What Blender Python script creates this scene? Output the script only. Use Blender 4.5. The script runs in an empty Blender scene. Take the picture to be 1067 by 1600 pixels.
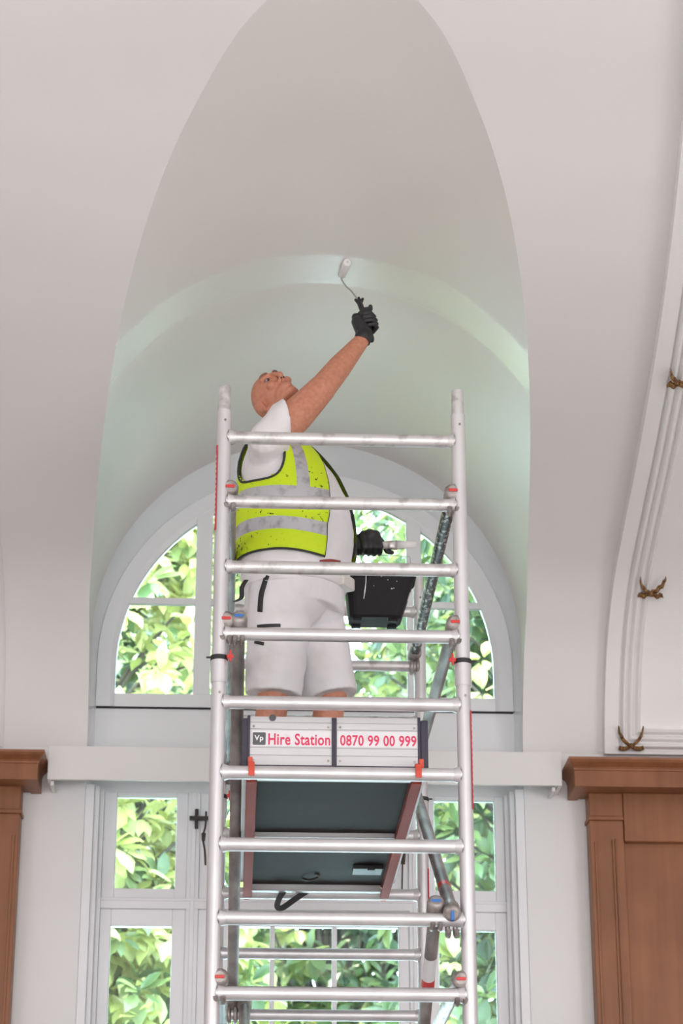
import bpy, bmesh, math, random
from mathutils import Vector, Matrix
from mathutils.bvhtree import BVHTree

random.seed(7)
scene = bpy.context.scene
COL = scene.collection
PI = math.pi

# ------------------------------------------------------------------ camera
FPX, PITCH, YAW, CAMZ = 3607.11, 0.38710, 0.0463, 1.6
cam_d = bpy.data.cameras.new('camera')
cam = bpy.data.objects.new('camera', cam_d)
COL.objects.link(cam)
cam.location = (0, 0, CAMZ)
cam.rotation_euler = (PI / 2 + PITCH, 0, -YAW)
cam_d.sensor_fit = 'VERTICAL'
cam_d.sensor_height = 36.0
cam_d.sensor_width = 24.0
cam_d.lens = FPX / 1600 * 36.0
cam_d.clip_end = 300
cam_d.dof.use_dof = True
cam_d.dof.focus_distance = 8.6
cam_d.dof.aperture_fstop = 4.0
scene.camera = cam

# ------------------------------------------------------------------ world, lights, exposure
world = bpy.data.worlds.new('sky')
scene.world = world
world.use_nodes = True
wn = world.node_tree
bg = wn.nodes['Background']
bg.inputs[0].default_value = (0.60, 0.86, 1.0, 1)
bg.inputs[1].default_value = 27.0

sun_d = bpy.data.lights.new('sun', 'SUN')
sun = bpy.data.objects.new('sun', sun_d)
COL.objects.link(sun)
sun_d.energy = 38.0
sun_d.angle = 0.02
sun_d.color = (1.0, 0.93, 0.78)
sun.rotation_euler = Vector((.55, .035, -.83)).to_track_quat('-Z', 'Y').to_euler()


def area(name, loc, target, sx, sy, power, color):
    d = bpy.data.lights.new(name, 'AREA')
    d.shape = 'RECTANGLE'
    d.size, d.size_y = sx, sy
    d.energy = power
    d.color = color
    o = bpy.data.objects.new(name, d)
    COL.objects.link(o)
    o.location = loc
    o.rotation_euler = (Vector(target) - Vector(loc)).to_track_quat('-Z', 'Y').to_euler()
    return o


# fill lamps added for unseen windows: opposite side and both ends of the hall
area('opposite_fill', (0.3, -3.2, 2.9), (0.3, 8, 3.6), 7.0, 3.4, 405, (1.0, 0.985, 0.995))
area('right_end_fill', (6.4, 2.5, 2.6), (0.0, 6.5, 3.4), 4.5, 3.2, 240, (1.0, 0.99, 0.995))
area('left_end_fill', (-5.6, 2.5, 2.6), (0.5, 6.5, 3.4), 4.5, 3.2, 100, (1.0, 0.94, 0.94))

scene.view_settings.view_transform = 'Standard'
scene.view_settings.look = 'None'
scene.view_settings.gamma = 1.0
scene.view_settings.use_curve_mapping = False
scene.view_settings.exposure = 0.0
scene.cycles.use_denoising = True
scene.cycles.max_bounces = 10
scene.cycles.diffuse_bounces = 5
scene.cycles.transparent_max_bounces = 12
scene.cycles.caustics_reflective = False
scene.cycles.caustics_refractive = False
scene.cycles.sample_clamp_indirect = 6.0


# ------------------------------------------------------------------ helpers
def pix_ray(px, py):
    u, v = (px - 533.5) / FPX, (800 - py) / FPX
    y = math.cos(PITCH) - v * math.sin(PITCH)
    z = math.sin(PITCH) + v * math.cos(PITCH)
    c, s = math.cos(YAW), math.sin(YAW)
    return Vector((c * u + s * y, -s * u + c * y, z))


def at(px, py, Y):
    """the point of the room at depth Y that the photograph shows at px, py"""
    r = pix_ray(px, py)
    t = Y / r.y
    return Vector((r.x * t, Y, r.z * t + CAMZ))


def frame_of(d, hint=Vector((0, 0, 1))):
    d = d.normalized()
    if abs(d.dot(hint)) > .98:
        hint = Vector((1, 0, 0))
    a = d.cross(hint).normalized()
    return a, d.cross(a).normalized()


class MB:
    def __init__(self):
        self.v, self.f, self.m, self.s = [], [], [], []

    def add(self, vs, fs, mat=0, smooth=False):
        b = len(self.v)
        self.v += [Vector(p) for p in vs]
        for f in fs:
            self.f.append([b + i for i in f])
            self.m.append(mat)
            self.s.append(smooth)
        return self

    def box(self, lo, hi, mat=0):
        x0, y0, z0 = lo
        x1, y1, z1 = hi
        vs = [(x0, y0, z0), (x1, y0, z0), (x1, y1, z0), (x0, y1, z0), (x0, y0, z1), (x1, y0, z1), (x1, y1, z1), (x0, y1, z1)]
        return self.add(vs, [(0, 3, 2, 1), (4, 5, 6, 7), (0, 1, 5, 4), (1, 2, 6, 5), (2, 3, 7, 6), (3, 0, 4, 7)], mat)

    def obox(self, c, ax, half, mat=0):
        """oriented box: three axes and half sizes"""
        vs = []
        for sz in (-1, 1):
            for sx, sy in ((-1, -1), (1, -1), (1, 1), (-1, 1)):
                vs.append(Vector(c) + ax[0] * half[0] * sx + ax[1] * half[1] * sy + ax[2] * half[2] * sz)
        return self.add(vs, [(0, 3, 2, 1), (4, 5, 6, 7), (0, 1, 5, 4), (1, 2, 6, 5), (2, 3, 7, 6), (3, 0, 4, 7)], mat)

    def tube(self, path, rad, n=20, mat=0, caps=True, weld=False):
        path = [Vector(p) for p in path]
        if not isinstance(rad, (list, tuple)):
            rad = [rad] * len(path)
        vs, fs = [], []
        a = None
        for i, p in enumerate(path):
            d = (path[min(i + 1, len(path) - 1)] - path[max(i - 1, 0)])
            if d.length < 1e-9:
                d = path[-1] - path[0]
            d.normalize()
            if a is None:
                a, b = frame_of(d)
            else:
                a = (a - d * a.dot(d)).normalized()
                b = d.cross(a)
            for k in range(n):
                t = 2 * PI * k / n
                vs.append(p + (a * math.cos(t) + b * math.sin(t)) * rad[i])
        for i in range(len(path) - 1):
            for k in range(n):
                k2 = (k + 1) % n
                fs.append((i * n + k, i * n + k2, (i + 1) * n + k2, (i + 1) * n + k))
        self.add(vs, fs, mat, True)
        if caps:
            if not weld:
                self.v += vs[:n] + vs[-n:]
                self.f.append([len(self.v) - 2 * n + k for k in reversed(range(n))]); self.m.append(mat); self.s.append(False)
                self.f.append([len(self.v) - n + k for k in range(n)]); self.m.append(mat); self.s.append(False)
                return self
            base = len(self.v) - len(vs)
            self.f.append([base + k for k in reversed(range(n))]); self.m.append(mat); self.s.append(False)
            self.f.append([base + (len(path) - 1) * n + k for k in range(n)]); self.m.append(mat); self.s.append(False)
        return self

    def ell(self, c, ax, r, nu=20, nv=12, mat=0):
        vs, fs = [Vector(c) - ax[2] * r[2]], []
        for i in range(1, nv):
            t = -PI / 2 + PI * i / nv
            for k in range(nu):
                p = 2 * PI * k / nu
                vs.append(Vector(c) + ax[0] * r[0] * math.cos(t) * math.cos(p) + ax[1] * r[1] * math.cos(t) * math.sin(p) + ax[2] * r[2] * math.sin(t))
        vs.append(Vector(c) + ax[2] * r[2])
        for k in range(nu):
            fs.append((0, 1 + (k + 1) % nu, 1 + k))
            fs.append((len(vs) - 1, 1 + (nv - 2) * nu + k, 1 + (nv - 2) * nu + (k + 1) % nu))
        for i in range(nv - 2):
            for k in range(nu):
                k2 = (k + 1) % nu
                fs.append((1 + i * nu + k, 1 + i * nu + k2, 1 + (i + 1) * nu + k2, 1 + (i + 1) * nu + k))
        return self.add(vs, fs, mat, True)

    def cap(self, p0, p1, r0, r1=None, n=16):
        """tapered capsule"""
        r1 = r0 if r1 is None else r1
        p0, p1 = Vector(p0), Vector(p1)
        d = (p1 - p0).normalized()
        path, rad = [], []
        for i in range(6):
            t = -PI / 2 + PI / 2 * i / 5
            path.append(p0 + d * r0 * math.sin(t)); rad.append(max(r0 * math.cos(t), 1e-4))
        for i in range(6):
            t = PI / 2 * i / 5
            path.append(p1 + d * r1 * math.sin(t)); rad.append(max(r1 * math.cos(t), 1e-4))
        return self.tube(path, rad, n, weld=True)

    def grid(self, rows, mat=0, smooth=True, closed=False, matf=None, skip=None):
        """rows of equal length"""
        n = len(rows[0])
        b = len(self.v)
        for r in rows:
            self.v += [Vector(p) for p in r]
        for i in range(len(rows) - 1):
            for k in range(n if closed else n - 1):
                if skip and skip(i, k):
                    continue
                k2 = (k + 1) % n
                self.f.append([b + i * n + k, b + i * n + k2, b + (i + 1) * n + k2, b + (i + 1) * n + k])
                self.m.append(matf(i, k) if matf else mat)
                self.s.append(smooth)
        return self

    def prism(self, poly, d, mat=0, smooth=False):
        """flat polygon extruded by vector d"""
        n = len(poly)
        vs = [Vector(p) for p in poly] + [Vector(p) + Vector(d) for p in poly]
        fs = [tuple(reversed(range(n))), tuple(range(n, 2 * n))]
        self.add(vs, fs, mat, False)
        b = len(self.v) - 2 * n
        for k in range(n):
            k2 = (k + 1) % n
            self.f.append([b + k, b + k2, b + n + k2, b + n + k]); self.m.append(mat); self.s.append(smooth)
        return self

    def build(self, name, mats, parent=None, bevel=0, origin=None, recalc=True):
        if not isinstance(mats, (list, tuple)):
            mats = [mats]
        pw = world_of(parent) if parent else Vector((0, 0, 0))
        if origin is None:
            origin = pw.copy() if parent else Vector((0, 0, 0))
        origin = Vector(origin)
        me = bpy.data.meshes.new(name)
        me.from_pydata([tuple(p - origin) for p in self.v], [], self.f)
        for m in mats:
            me.materials.append(m)
        me.polygons.foreach_set('material_index', self.m)
        me.polygons.foreach_set('use_smooth', self.s)
        if recalc:
            bm = bmesh.new(); bm.from_mesh(me)
            bmesh.ops.recalc_face_normals(bm, faces=bm.faces)
            bm.to_mesh(me); bm.free()
        o = bpy.data.objects.new(name, me)
        COL.objects.link(o)
        o['_w'] = tuple(origin)
        o.location = origin - pw
        if parent:
            o.parent = parent
        if bevel:
            b = o.modifiers.new('edge', 'BEVEL')
            b.width = bevel; b.segments = 2; b.limit_method = 'ANGLE'; b.angle_limit = 0.7
        return o


def world_of(o):
    return Vector(o['_w'])


def tag(o, label=None, cat=None, group=None, kind=None):
    for k, v in (('label', label), ('category', cat), ('group', group), ('kind', kind)):
        if v:
            o[k] = v
    return o


def thing(name, loc, label, cat, group=None, kind=None):
    o = bpy.data.objects.new(name, None)
    COL.objects.link(o)
    o.empty_display_size = .1
    o.location = loc
    o['_w'] = tuple(loc)
    return tag(o, label, cat, group, kind)


def fuse(o, voxel, smooth=6, factor=.5, extra=None):
    """melt the overlapping pieces of o into one continuous skin"""
    r = o.modifiers.new('r', 'REMESH')
    r.mode = 'VOXEL'; r.voxel_size = voxel; r.use_smooth_shade = True
    s = o.modifiers.new('s', 'SMOOTH')
    s.iterations = smooth; s.factor = factor
    if extra:
        extra(o)
    dg = bpy.context.evaluated_depsgraph_get()
    me = bpy.data.meshes.new_from_object(o.evaluated_get(dg))
    old = o.data
    me.name = old.name
    o.modifiers.clear()
    mats = [m for m in old.materials]
    o.data = me
    me.materials.clear()
    for m in mats:
        me.materials.append(m)
    for p in me.polygons:
        p.use_smooth = True
    return o


def folds(strength, size):
    def f(o):
        t = bpy.data.textures.new('folds', 'CLOUDS')
        t.noise_scale = size
        d = o.modifiers.new('d', 'DISPLACE')
        d.texture = t; d.strength = strength; d.mid_level = .5
        d.texture_coords = 'LOCAL'
    return f


# ------------------------------------------------------------------ materials
def mat(name, color, rough=.5, metal=0., spec=.5, noise=None, bump=None, coat=0., color2=None, sheen=0., stretch=(1, 1, 1), detail=6):
    m = bpy.data.materials.new(name)
    m.use_nodes = True
    nt = m.node_tree
    b = nt.nodes['Principled BSDF']
    b.inputs['Base Color'].default_value = (*color, 1)
    b.inputs['Roughness'].default_value = rough
    b.inputs['Metallic'].default_value = metal
    b.inputs['Specular IOR Level'].default_value = spec
    b.inputs['Coat Weight'].default_value = coat
    b.inputs['Sheen Weight'].default_value = sheen
    tc = nt.nodes.new('ShaderNodeTexCoord')
    mp = nt.nodes.new('ShaderNodeMapping')
    mp.inputs['Scale'].default_value = stretch
    nt.links.new(tc.outputs['Object'], mp.inputs[0])
    if noise:
        sc, lo, hi = noise
        n = nt.nodes.new('ShaderNodeTexNoise')
        n.inputs['Scale'].default_value = sc
        n.inputs['Detail'].default_value = detail
        nt.links.new(mp.outputs[0], n.inputs['Vector'])
        r = nt.nodes.new('ShaderNodeValToRGB')
        r.color_ramp.elements[0].position = lo
        r.color_ramp.elements[1].position = hi
        r.color_ramp.elements[0].color = (*(color2 or [c * .8 for c in color]), 1)
        r.color_ramp.elements[1].color = (*color, 1)
        nt.links.new(n.outputs[0], r.inputs[0])
        nt.links.new(r.outputs[0], b.inputs['Base Color'])
    if bump:
        sc, st, dist = bump
        n2 = nt.nodes.new('ShaderNodeTexNoise')
        n2.inputs['Scale'].default_value = sc
        n2.inputs['Detail'].default_value = 5
        nt.links.new(mp.outputs[0], n2.inputs['Vector'])
        bp = nt.nodes.new('ShaderNodeBump')
        bp.inputs['Strength'].default_value = st
        bp.inputs['Distance'].default_value = dist
        nt.links.new(n2.outputs[0], bp.inputs['Height'])
        nt.links.new(bp.outputs[0], b.inputs['Normal'])
    return m


M = {}
M['vault'] = mat('vault_paint', (.80, .772, .766), .62, spec=.3, noise=(1.1, .3, .7), color2=(.775, .747, .742), bump=(14, .08, .01))
M['rib'] = mat('plaster_paint', (.82, .80, .79), .55, spec=.3, bump=(30, .06, .005))
M['wall'] = mat('wall_paint', (.80, .795, .795), .6, spec=.3, noise=(1.5, .3, .7), color2=(.78, .775, .775), bump=(40, .05, .004))
M['gloss'] = mat('gloss_joinery_paint', (.84, .84, .86), .22, spec=.5, bump=(60, .35, .003), stretch=(1, 1, .25))
M['frame'] = mat('arched_frame_paint', (.78, .79, .81), .4, spec=.4, bump=(50, .1, .003))
M['pelmet'] = mat('pelmet_paint', (.78, .77, .755), .5, spec=.3)
M['soffit'] = mat('soffit_paint', (.77, .80, .82), .2, spec=.6, bump=(12, .06, .01))
M['gap'] = mat('dark_gap', (.03, .03, .035), .9)
M['floor'] = mat('floor_boards', (.66, .62, .60), .4, noise=(3, .3, .7))
M['ground'] = mat('pale_paving', (.33, .355, .37), .8, noise=(2, .3, .7), color2=(.28, .30, .31))
M['alu'] = mat('satin_aluminium', (.71, .70, .71), .40, metal=.62, noise=(9, .35, .62), color2=(.63, .615, .625), bump=(70, .08, .002), stretch=(1, 1, .4))
M['alu_worn'] = mat('worn_aluminium', (.70, .685, .68), .45, metal=.62, noise=(22, .30, .50), color2=(.46, .44, .43), bump=(60, .15, .002))
M['alu_dark'] = mat('oxidised_aluminium', (.42, .395, .385), .5, metal=.7, noise=(14, .38, .6), color2=(.24, .22, .215), bump=(50, .2, .002), stretch=(1, .3, 1))
M['alu_paint'] = mat('paint_splashed_tube', (.42, .40, .39), .45, metal=.5, noise=(60, .52, .60), color2=(.035, .033, .03), stretch=(1, .5, 1), bump=(60, .2, .002))
M['cast'] = mat('cast_alloy', (.46, .42, .40), .5, metal=.7, noise=(30, .35, .6), color2=(.26, .23, .21))
M['red'] = mat('red_plastic', (.62, .045, .04), .4)
M['orange'] = mat('orange_red_hook', (.62, .075, .04), .5)
M['blue'] = mat('blue_plastic', (.03, .17, .50), .4)
M['black'] = mat('black_rubber', (.022, .021, .024), .5)
M['label_red'] = mat('red_label', (.68, .025, .05), .45)
M['label_white'] = mat('label_print', (.80, .70, .70), .5)
M['wood'] = None
M['beam'] = mat('red_brown_beam', (.36, .075, .06), .7, spec=.2, noise=(7, .35, .65), color2=(.27, .065, .055), stretch=(1, .2, 1))
M['ply'] = mat('dark_plywood', (.036, .031, .030), .7, spec=.1, noise=(4, .3, .7), color2=(.026, .026, .025), stretch=(.3, 2, 1), bump=(50, .1, .002))
M['board'] = mat('toe_board_metal', (.66, .655, .665), .5, metal=.3, noise=(5, .3, .65), color2=(.57, .56, .56), stretch=(.25, 1, 3))
M['board_edge'] = mat('dark_board_edge', (.04, .035, .055), .5)
M['sticker'] = mat('white_sticker', (.80, .79, .80), .45, noise=(14, .28, .4), color2=(.70, .66, .63))
M['text_red'] = mat('red_lettering', (.72, .035, .12), .5)
M['logo'] = mat('grey_badge', (.10, .10, .11), .4)
M['text_white'] = mat('white_lettering', (.85, .85, .85), .5)
M['skin'] = mat('skin', (.60, .26, .165), .5, spec=.4, noise=(60, .3, .7), color2=(.49, .195, .12), bump=(150, .08, .001))
M['lip'] = mat('lips', (.48, .19, .14), .45)
M['eye'] = mat('eye_white', (.34, .25, .22), .3)
M['iris'] = mat('iris', (.03, .025, .025), .2)
M['brow'] = mat('eyebrow_hair', (.24, .12, .08), .8)
M['shirt'] = mat('white_cotton', (.80, .775, .79), .85, spec=.2, noise=(5, .35, .65), color2=(.76, .73, .74), bump=(16, .25, .012))
M['shorts'] = mat('white_work_cloth', (.80, .78, .80), .85, spec=.2, noise=(7, .32, .5), color2=(.75, .72, .71), bump=(14, .25, .012))
M['glove'] = mat('black_glove', (.03, .03, .033), .55, noise=(40, .42, .75), color2=(.018, .018, .02), bump=(90, .5, .003))
M['boot'] = mat('boot_leather', (.16, .11, .075), .6)
M['sock'] = mat('sock', (.25, .23, .28), .9)
M['roller'] = mat('white_pile', (.84, .82, .82), .9, bump=(300, .5, .003))
M['wire'] = mat('steel_wire', (.55, .53, .52), .35, metal=.9)
M['bucket'] = mat('black_plastic', (.012, .011, .013), .6, spec=.18, noise=(60, .62, .7), color2=(.018, .017, .019))
M['paint'] = mat('white_paint_drip', (.78, .76, .75), .4)
M['brush_handle'] = mat('cream_handle', (.68, .65, .60), .4)
M['ferrule'] = mat('ferrule', (.62, .56, .56), .35, metal=.8, noise=(60, .4, .6), color2=(.75, .72, .72))
M['bristle'] = mat('painted_bristles', (.76, .74, .73), .8, bump=(200, .5, .003), stretch=(.1, 1, 1))
M['gilt'] = mat('old_gilding', (.33, .17, .05), .5, metal=.35, noise=(60, .35, .65), color2=(.13, .06, .025), bump=(80, .6, .006))
M['iron'] = mat('black_iron', (.03, .022, .02), .5)
M['cord'] = mat('brown_cord', (.06, .045, .04), .8)
M['bark'] = mat('bark', (.09, .068, .05), .9, noise=(9, .3, .7), color2=(.045, .034, .026), bump=(12, .6, .03))


def wood_material():
    m = bpy.data.materials.new('stained_wood')
    m.use_nodes = True
    nt = m.node_tree
    b = nt.nodes['Principled BSDF']
    tc = nt.nodes.new('ShaderNodeTexCoord')
    mp = nt.nodes.new('ShaderNodeMapping'); mp.inputs['Scale'].default_value = (26, 26, 1.2)
    n = nt.nodes.new('ShaderNodeTexNoise'); n.inputs['Scale'].default_value = 1.0; n.inputs['Detail'].default_value = 8
    n2 = nt.nodes.new('ShaderNodeTexNoise'); n2.inputs['Scale'].default_value = 2.2; n2.inputs['Detail'].default_value = 3
    mx = nt.nodes.new('ShaderNodeMath'); mx.operation = 'MULTIPLY_ADD'
    mx.inputs[1].default_value = .45; 
    r = nt.nodes.new('ShaderNodeValToRGB')
    e = r.color_ramp.elements
    e[0].position = .38; e[0].color = (.15, .054, .025, 1)
    e[1].position = .92; e[1].color = (.32, .128, .052, 1)
    nt.links.new(tc.outputs['Object'], mp.inputs[0])
    nt.links.new(mp.outputs[0], n.inputs['Vector'])
    nt.links.new(tc.outputs['Object'], n2.inputs['Vector'])
    nt.links.new(n.outputs[0], mx.inputs[0])
    nt.links.new(n2.outputs[0], mx.inputs[2])
    nt.links.new(mx.outputs[0], r.inputs[0])
    nt.links.new(r.outputs[0], b.inputs['Base Color'])
    b.inputs['Roughness'].default_value = .42
    b.inputs['Specular IOR Level'].default_value = .4
    return m


M['wood'] = wood_material()


def lunette_material():
    """old paint with one freshly rolled, still wet and glossier band across it"""
    m = bpy.data.materials.new('lunette_paint')
    m.use_nodes = True
    nt = m.node_tree
    b = nt.nodes['Principled BSDF']
    tc = nt.nodes.new('ShaderNodeTexCoord')
    n = nt.nodes.new('ShaderNodeTexNoise'); n.inputs['Scale'].default_value = 3.0; n.inputs['Detail'].default_value = 3
    sep = nt.nodes.new('ShaderNodeSeparateXYZ')
    nt.links.new(tc.outputs['Object'], sep.inputs[0])
    nt.links.new(tc.outputs['Object'], n.inputs['Vector'])
    ad = nt.nodes.new('ShaderNodeMath'); ad.operation = 'MULTIPLY_ADD'; ad.inputs[1].default_value = .07
    nt.links.new(n.outputs[0], ad.inputs[0]); nt.links.new(sep.outputs['Y'], ad.inputs[2])
    r = nt.nodes.new('ShaderNodeMapRange')
    r.inputs[1].default_value = 8.0; r.inputs[2].default_value = 9.0
    nt.links.new(ad.outputs[0], r.inputs[0])
    ramp = nt.nodes.new('ShaderNodeValToRGB')
    e = ramp.color_ramp.elements
    e[0].position = .37; e[0].color = (0, 0, 0, 1)
    e[1].position = .41; e[1].color = (1, 1, 1, 1)
    e2 = ramp.color_ramp.elements.new(.645); e2.color = (1, 1, 1, 1)
    e3 = ramp.color_ramp.elements.new(.665); e3.color = (0, 0, 0, 1)
    nt.links.new(r.outputs[0], ramp.inputs[0])
    mix = nt.nodes.new('ShaderNodeMix'); mix.data_type = 'RGBA'
    mix.inputs[6].default_value = (.79, .755, .735, 1)
    mix.inputs[7].default_value = (.81, .80, .785, 1)
    nt.links.new(ramp.outputs[0], mix.inputs[0])
    nt.links.new(mix.outputs[2], b.inputs['Base Color'])
    mr = nt.nodes.new('ShaderNodeMapRange')
    mr.inputs[3].default_value = .42; mr.inputs[4].default_value = .24
    nt.links.new(ramp.outputs[0], mr.inputs[0])
    nt.links.new(mr.outputs[0], b.inputs['Roughness'])
    b.inputs['Specular IOR Level'].default_value = .45
    bn = nt.nodes.new('ShaderNodeTexNoise'); bn.inputs['Scale'].default_value = 9
    nt.links.new(tc.outputs['Object'], bn.inputs['Vector'])
    bp = nt.nodes.new('ShaderNodeBump'); bp.inputs['Strength'].default_value = .1; bp.inputs['Distance'].default_value = .01
    nt.links.new(bn.outputs[0], bp.inputs['Height'])
    nt.links.new(bp.outputs[0], b.inputs['Normal'])
    return m


M['lunette'] = lunette_material()


def glass_material():
    m = bpy.data.materials.new('window_glass')
    m.use_nodes = True
    nt = m.node_tree
    for n in list(nt.nodes):
        nt.nodes.remove(n)
    out = nt.nodes.new('ShaderNodeOutputMaterial')
    tr = nt.nodes.new('ShaderNodeBsdfTransparent'); tr.inputs[0].default_value = (.93, .97, .96, 1)
    gl = nt.nodes.new('ShaderNodeBsdfGlossy'); gl.inputs['Roughness'].default_value = .02
    fr = nt.nodes.new('ShaderNodeFresnel'); fr.inputs[0].default_value = 1.45
    mx = nt.nodes.new('ShaderNodeMixShader')
    nt.links.new(fr.outputs[0], mx.inputs[0])
    nt.links.new(tr.outputs[0], mx.inputs[1]); nt.links.new(gl.outputs[0], mx.inputs[2])
    nt.links.new(mx.outputs[0], out.inputs[0])
    return m


M['glass'] = glass_material()


def leaf_material(name, c1, c2, c3):
    m = bpy.data.materials.new(name)
    m.use_nodes = True
    nt = m.node_tree
    b = nt.nodes['Principled BSDF']
    out = nt.nodes['Material Output']
    geo = nt.nodes.new('ShaderNodeNewGeometry')
    r = nt.nodes.new('ShaderNodeValToRGB')
    e = r.color_ramp.elements
    e[0].position = 0; e[0].color = (*c1, 1)
    e[1].position = 1; e[1].color = (*c3, 1)
    e2 = r.color_ramp.elements.new(.5); e2.color = (*c2, 1)
    nt.links.new(geo.outputs['Random Per Island'], r.inputs[0])
    nt.links.new(r.outputs[0], b.inputs['Base Color'])
    b.inputs['Roughness'].default_value = .38
    tl = nt.nodes.new('ShaderNodeBsdfTranslucent')
    hs = nt.nodes.new('ShaderNodeHueSaturation'); hs.inputs['Value'].default_value = 1.5; hs.inputs['Hue'].default_value = .49
    nt.links.new(r.outputs[0], hs.inputs['Color'])
    nt.links.new(hs.outputs[0], tl.inputs[0])
    mx = nt.nodes.new('ShaderNodeMixShader'); mx.inputs[0].default_value = .42
    nt.links.new(b.outputs[0], mx.inputs[1]); nt.links.new(tl.outputs[0], mx.inputs[2])
    nt.links.new(mx.outputs[0], out.inputs[0])
    return m


M['leaf_light'] = leaf_material('light_leaves', (.19, .205, .055), (.29, .30, .09), (.45, .42, .18))
M['leaf_mid'] = leaf_material('mid_leaves', (.05, .082, .028), (.085, .12, .038), (.15, .175, .06))
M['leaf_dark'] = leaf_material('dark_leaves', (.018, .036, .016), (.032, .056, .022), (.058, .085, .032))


def vest_material():
    m = mat('hi_vis_yellow', (.60, .80, .015), .6, spec=.3)
    nt = m.node_tree
    b = nt.nodes['Principled BSDF']
    tc = nt.nodes.new('ShaderNodeTexCoord')
    n = nt.nodes.new('ShaderNodeTexNoise'); n.inputs['Scale'].default_value = 62; n.inputs['Detail'].default_value = 4
    n2 = nt.nodes.new('ShaderNodeTexNoise'); n2.inputs['Scale'].default_value = 6
    nt.links.new(tc.outputs['Object'], n.inputs['Vector']); nt.links.new(tc.outputs['Object'], n2.inputs['Vector'])
    ad = nt.nodes.new('ShaderNodeMath'); ad.operation = 'MULTIPLY_ADD'; ad.inputs[1].default_value = .5
    nt.links.new(n2.outputs[0], ad.inputs[0]); nt.links.new(n.outputs[0], ad.inputs[2])
    r = nt.nodes.new('ShaderNodeValToRGB')
    e = r.color_ramp.elements
    e[0].position = .50; e[0].color = (.58, .80, .012, 1)
    e[1].position = .965; e[1].color = (.035, .04, .02, 1)
    e2 = e.new(.905); e2.color = (.60, .80, .02, 1)
    e3 = e.new(.60); e3.color = (.62, .82, .02, 1)
    nt.links.new(ad.outputs[0], r.inputs[0])
    nt.links.new(r.outputs[0], b.inputs['Base Color'])
    return m


M['vest'] = vest_material()
M['reflective'] = mat('reflective_tape', (.52, .52, .54), .5, metal=.3, noise=(28, .34, .52), color2=(.33, .33, .34), bump=(30, .3, .004))
M['trim_dark'] = mat('dark_binding', (.03, .035, .03), .7)

# ------------------------------------------------------------------ the room shell
XC, R, ZS, YW = .312, 1.005, 5.145, 10.27
PROFILE = [(10.27, 4.30), (10.27, 4.60), (10.215, 4.82), (10.07, 5.09), (9.80, 5.315), (9.42, 5.455), (9.0, 5.565), (8.5, 5.68), (8.18, 5.75), (7.83, 5.83), (7.5, 5.905),
           (7.18, 5.98), (6.96, 6.03), (6.68, 6.085), (6.35, 6.15), (5.9, 6.21), (5.2, 6.25), (4.2, 6.26), (3.2, 6.26)]


def catmull(pts, n):
    out = []
    for i in range(len(pts) - 1):
        p0, p1, p2, p3 = pts[max(i - 1, 0)], pts[i], pts[i + 1], pts[min(i + 2, len(pts) - 1)]
        for k in range(n):
            t = k / n
            out.append(tuple(.5 * ((2 * b) + (-a + c) * t + (2 * a - 5 * b + 4 * c - d) * t * t + (-a + 3 * b - 3 * c + d) * t ** 3) for a, b, c, d in zip(p0, p1, p2, p3)))
    out.append(pts[-1])
    return out


PF = catmull(PROFILE[1:], 12)
# monotone lookup of depth for a height
def vault_y(z):
    if z <= PF[0][1]:
        return YW
    for (y0, z0), (y1, z1) in zip(PF, PF[1:]):
        if z0 <= z <= z1 and z1 > z0:
            return y0 + (y1 - y0) * (z - z0) / (z1 - z0)
    return PF[-1][0]


def half_width(z):
    if z <= ZS:
        return R
    d = R * R - (z - ZS) ** 2
    return math.sqrt(d) if d > 0 else 0.


rows_r, rows_l = [], []
levels = [(vault_y(4.60 + (ZS - 4.60) * i / 14), 4.60 + (ZS - 4.60) * i / 14) for i in range(15)]
for i in range(1, 61):
    a = PI / 2 * i / 60
    z = ZS + R * math.sin(a)
    levels.append((vault_y(z), z))
crown_y = levels[-1][0]
levels += [(y, z) for (y, z) in PF if z > ZS + R + .002 and y < crown_y - .02]
NX = 26
for y, z in levels:
    h = half_width(z)
    rows_r.append([(XC + h + (6.6 - XC - h) * (k / NX) ** 1.4, y, z) for k in range(NX + 1)])
    rows_l.append([(XC - h + (-5.9 - XC + h) * (k / NX) ** 1.4, y, z) for k in range(NX + 1)])
c = MB()
c.grid(rows_r, 0); c.grid(rows_l, 0)
arc = []
for i in range(6):
    arc.append((XC - R, 4.45 + (ZS - 4.45) * i / 6))
for i in range(121):
    a = PI - PI * i / 120
    arc.append((XC + R * math.cos(a), ZS + R * math.sin(a)))
for i in range(1, 7):
    arc.append((XC + R, ZS + (4.45 - ZS) * i / 6))
lrows = []
NL = 30
for x, z in arc:
    y0 = vault_y(z)
    lrows.append([(x, y0 + (YW - y0) * k / NL, z) for k in range(NL + 1)])
c.grid(lrows, 1)
# rest of the hall: crown runs on, the far cove comes down to the opposite wall
far = [(3.2, 6.26), (1.5, 6.24), (-.5, 6.1), (-2.2, 5.8), (-3.4, 5.2), (-3.8, 4.4)]
c.grid([[(-5.9, y, z), (6.6, y, z)] for y, z in far], 0)
ceiling = tag(c.build('ceiling', [M['vault'], M['lunette']], recalc=False), kind='structure')

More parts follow.
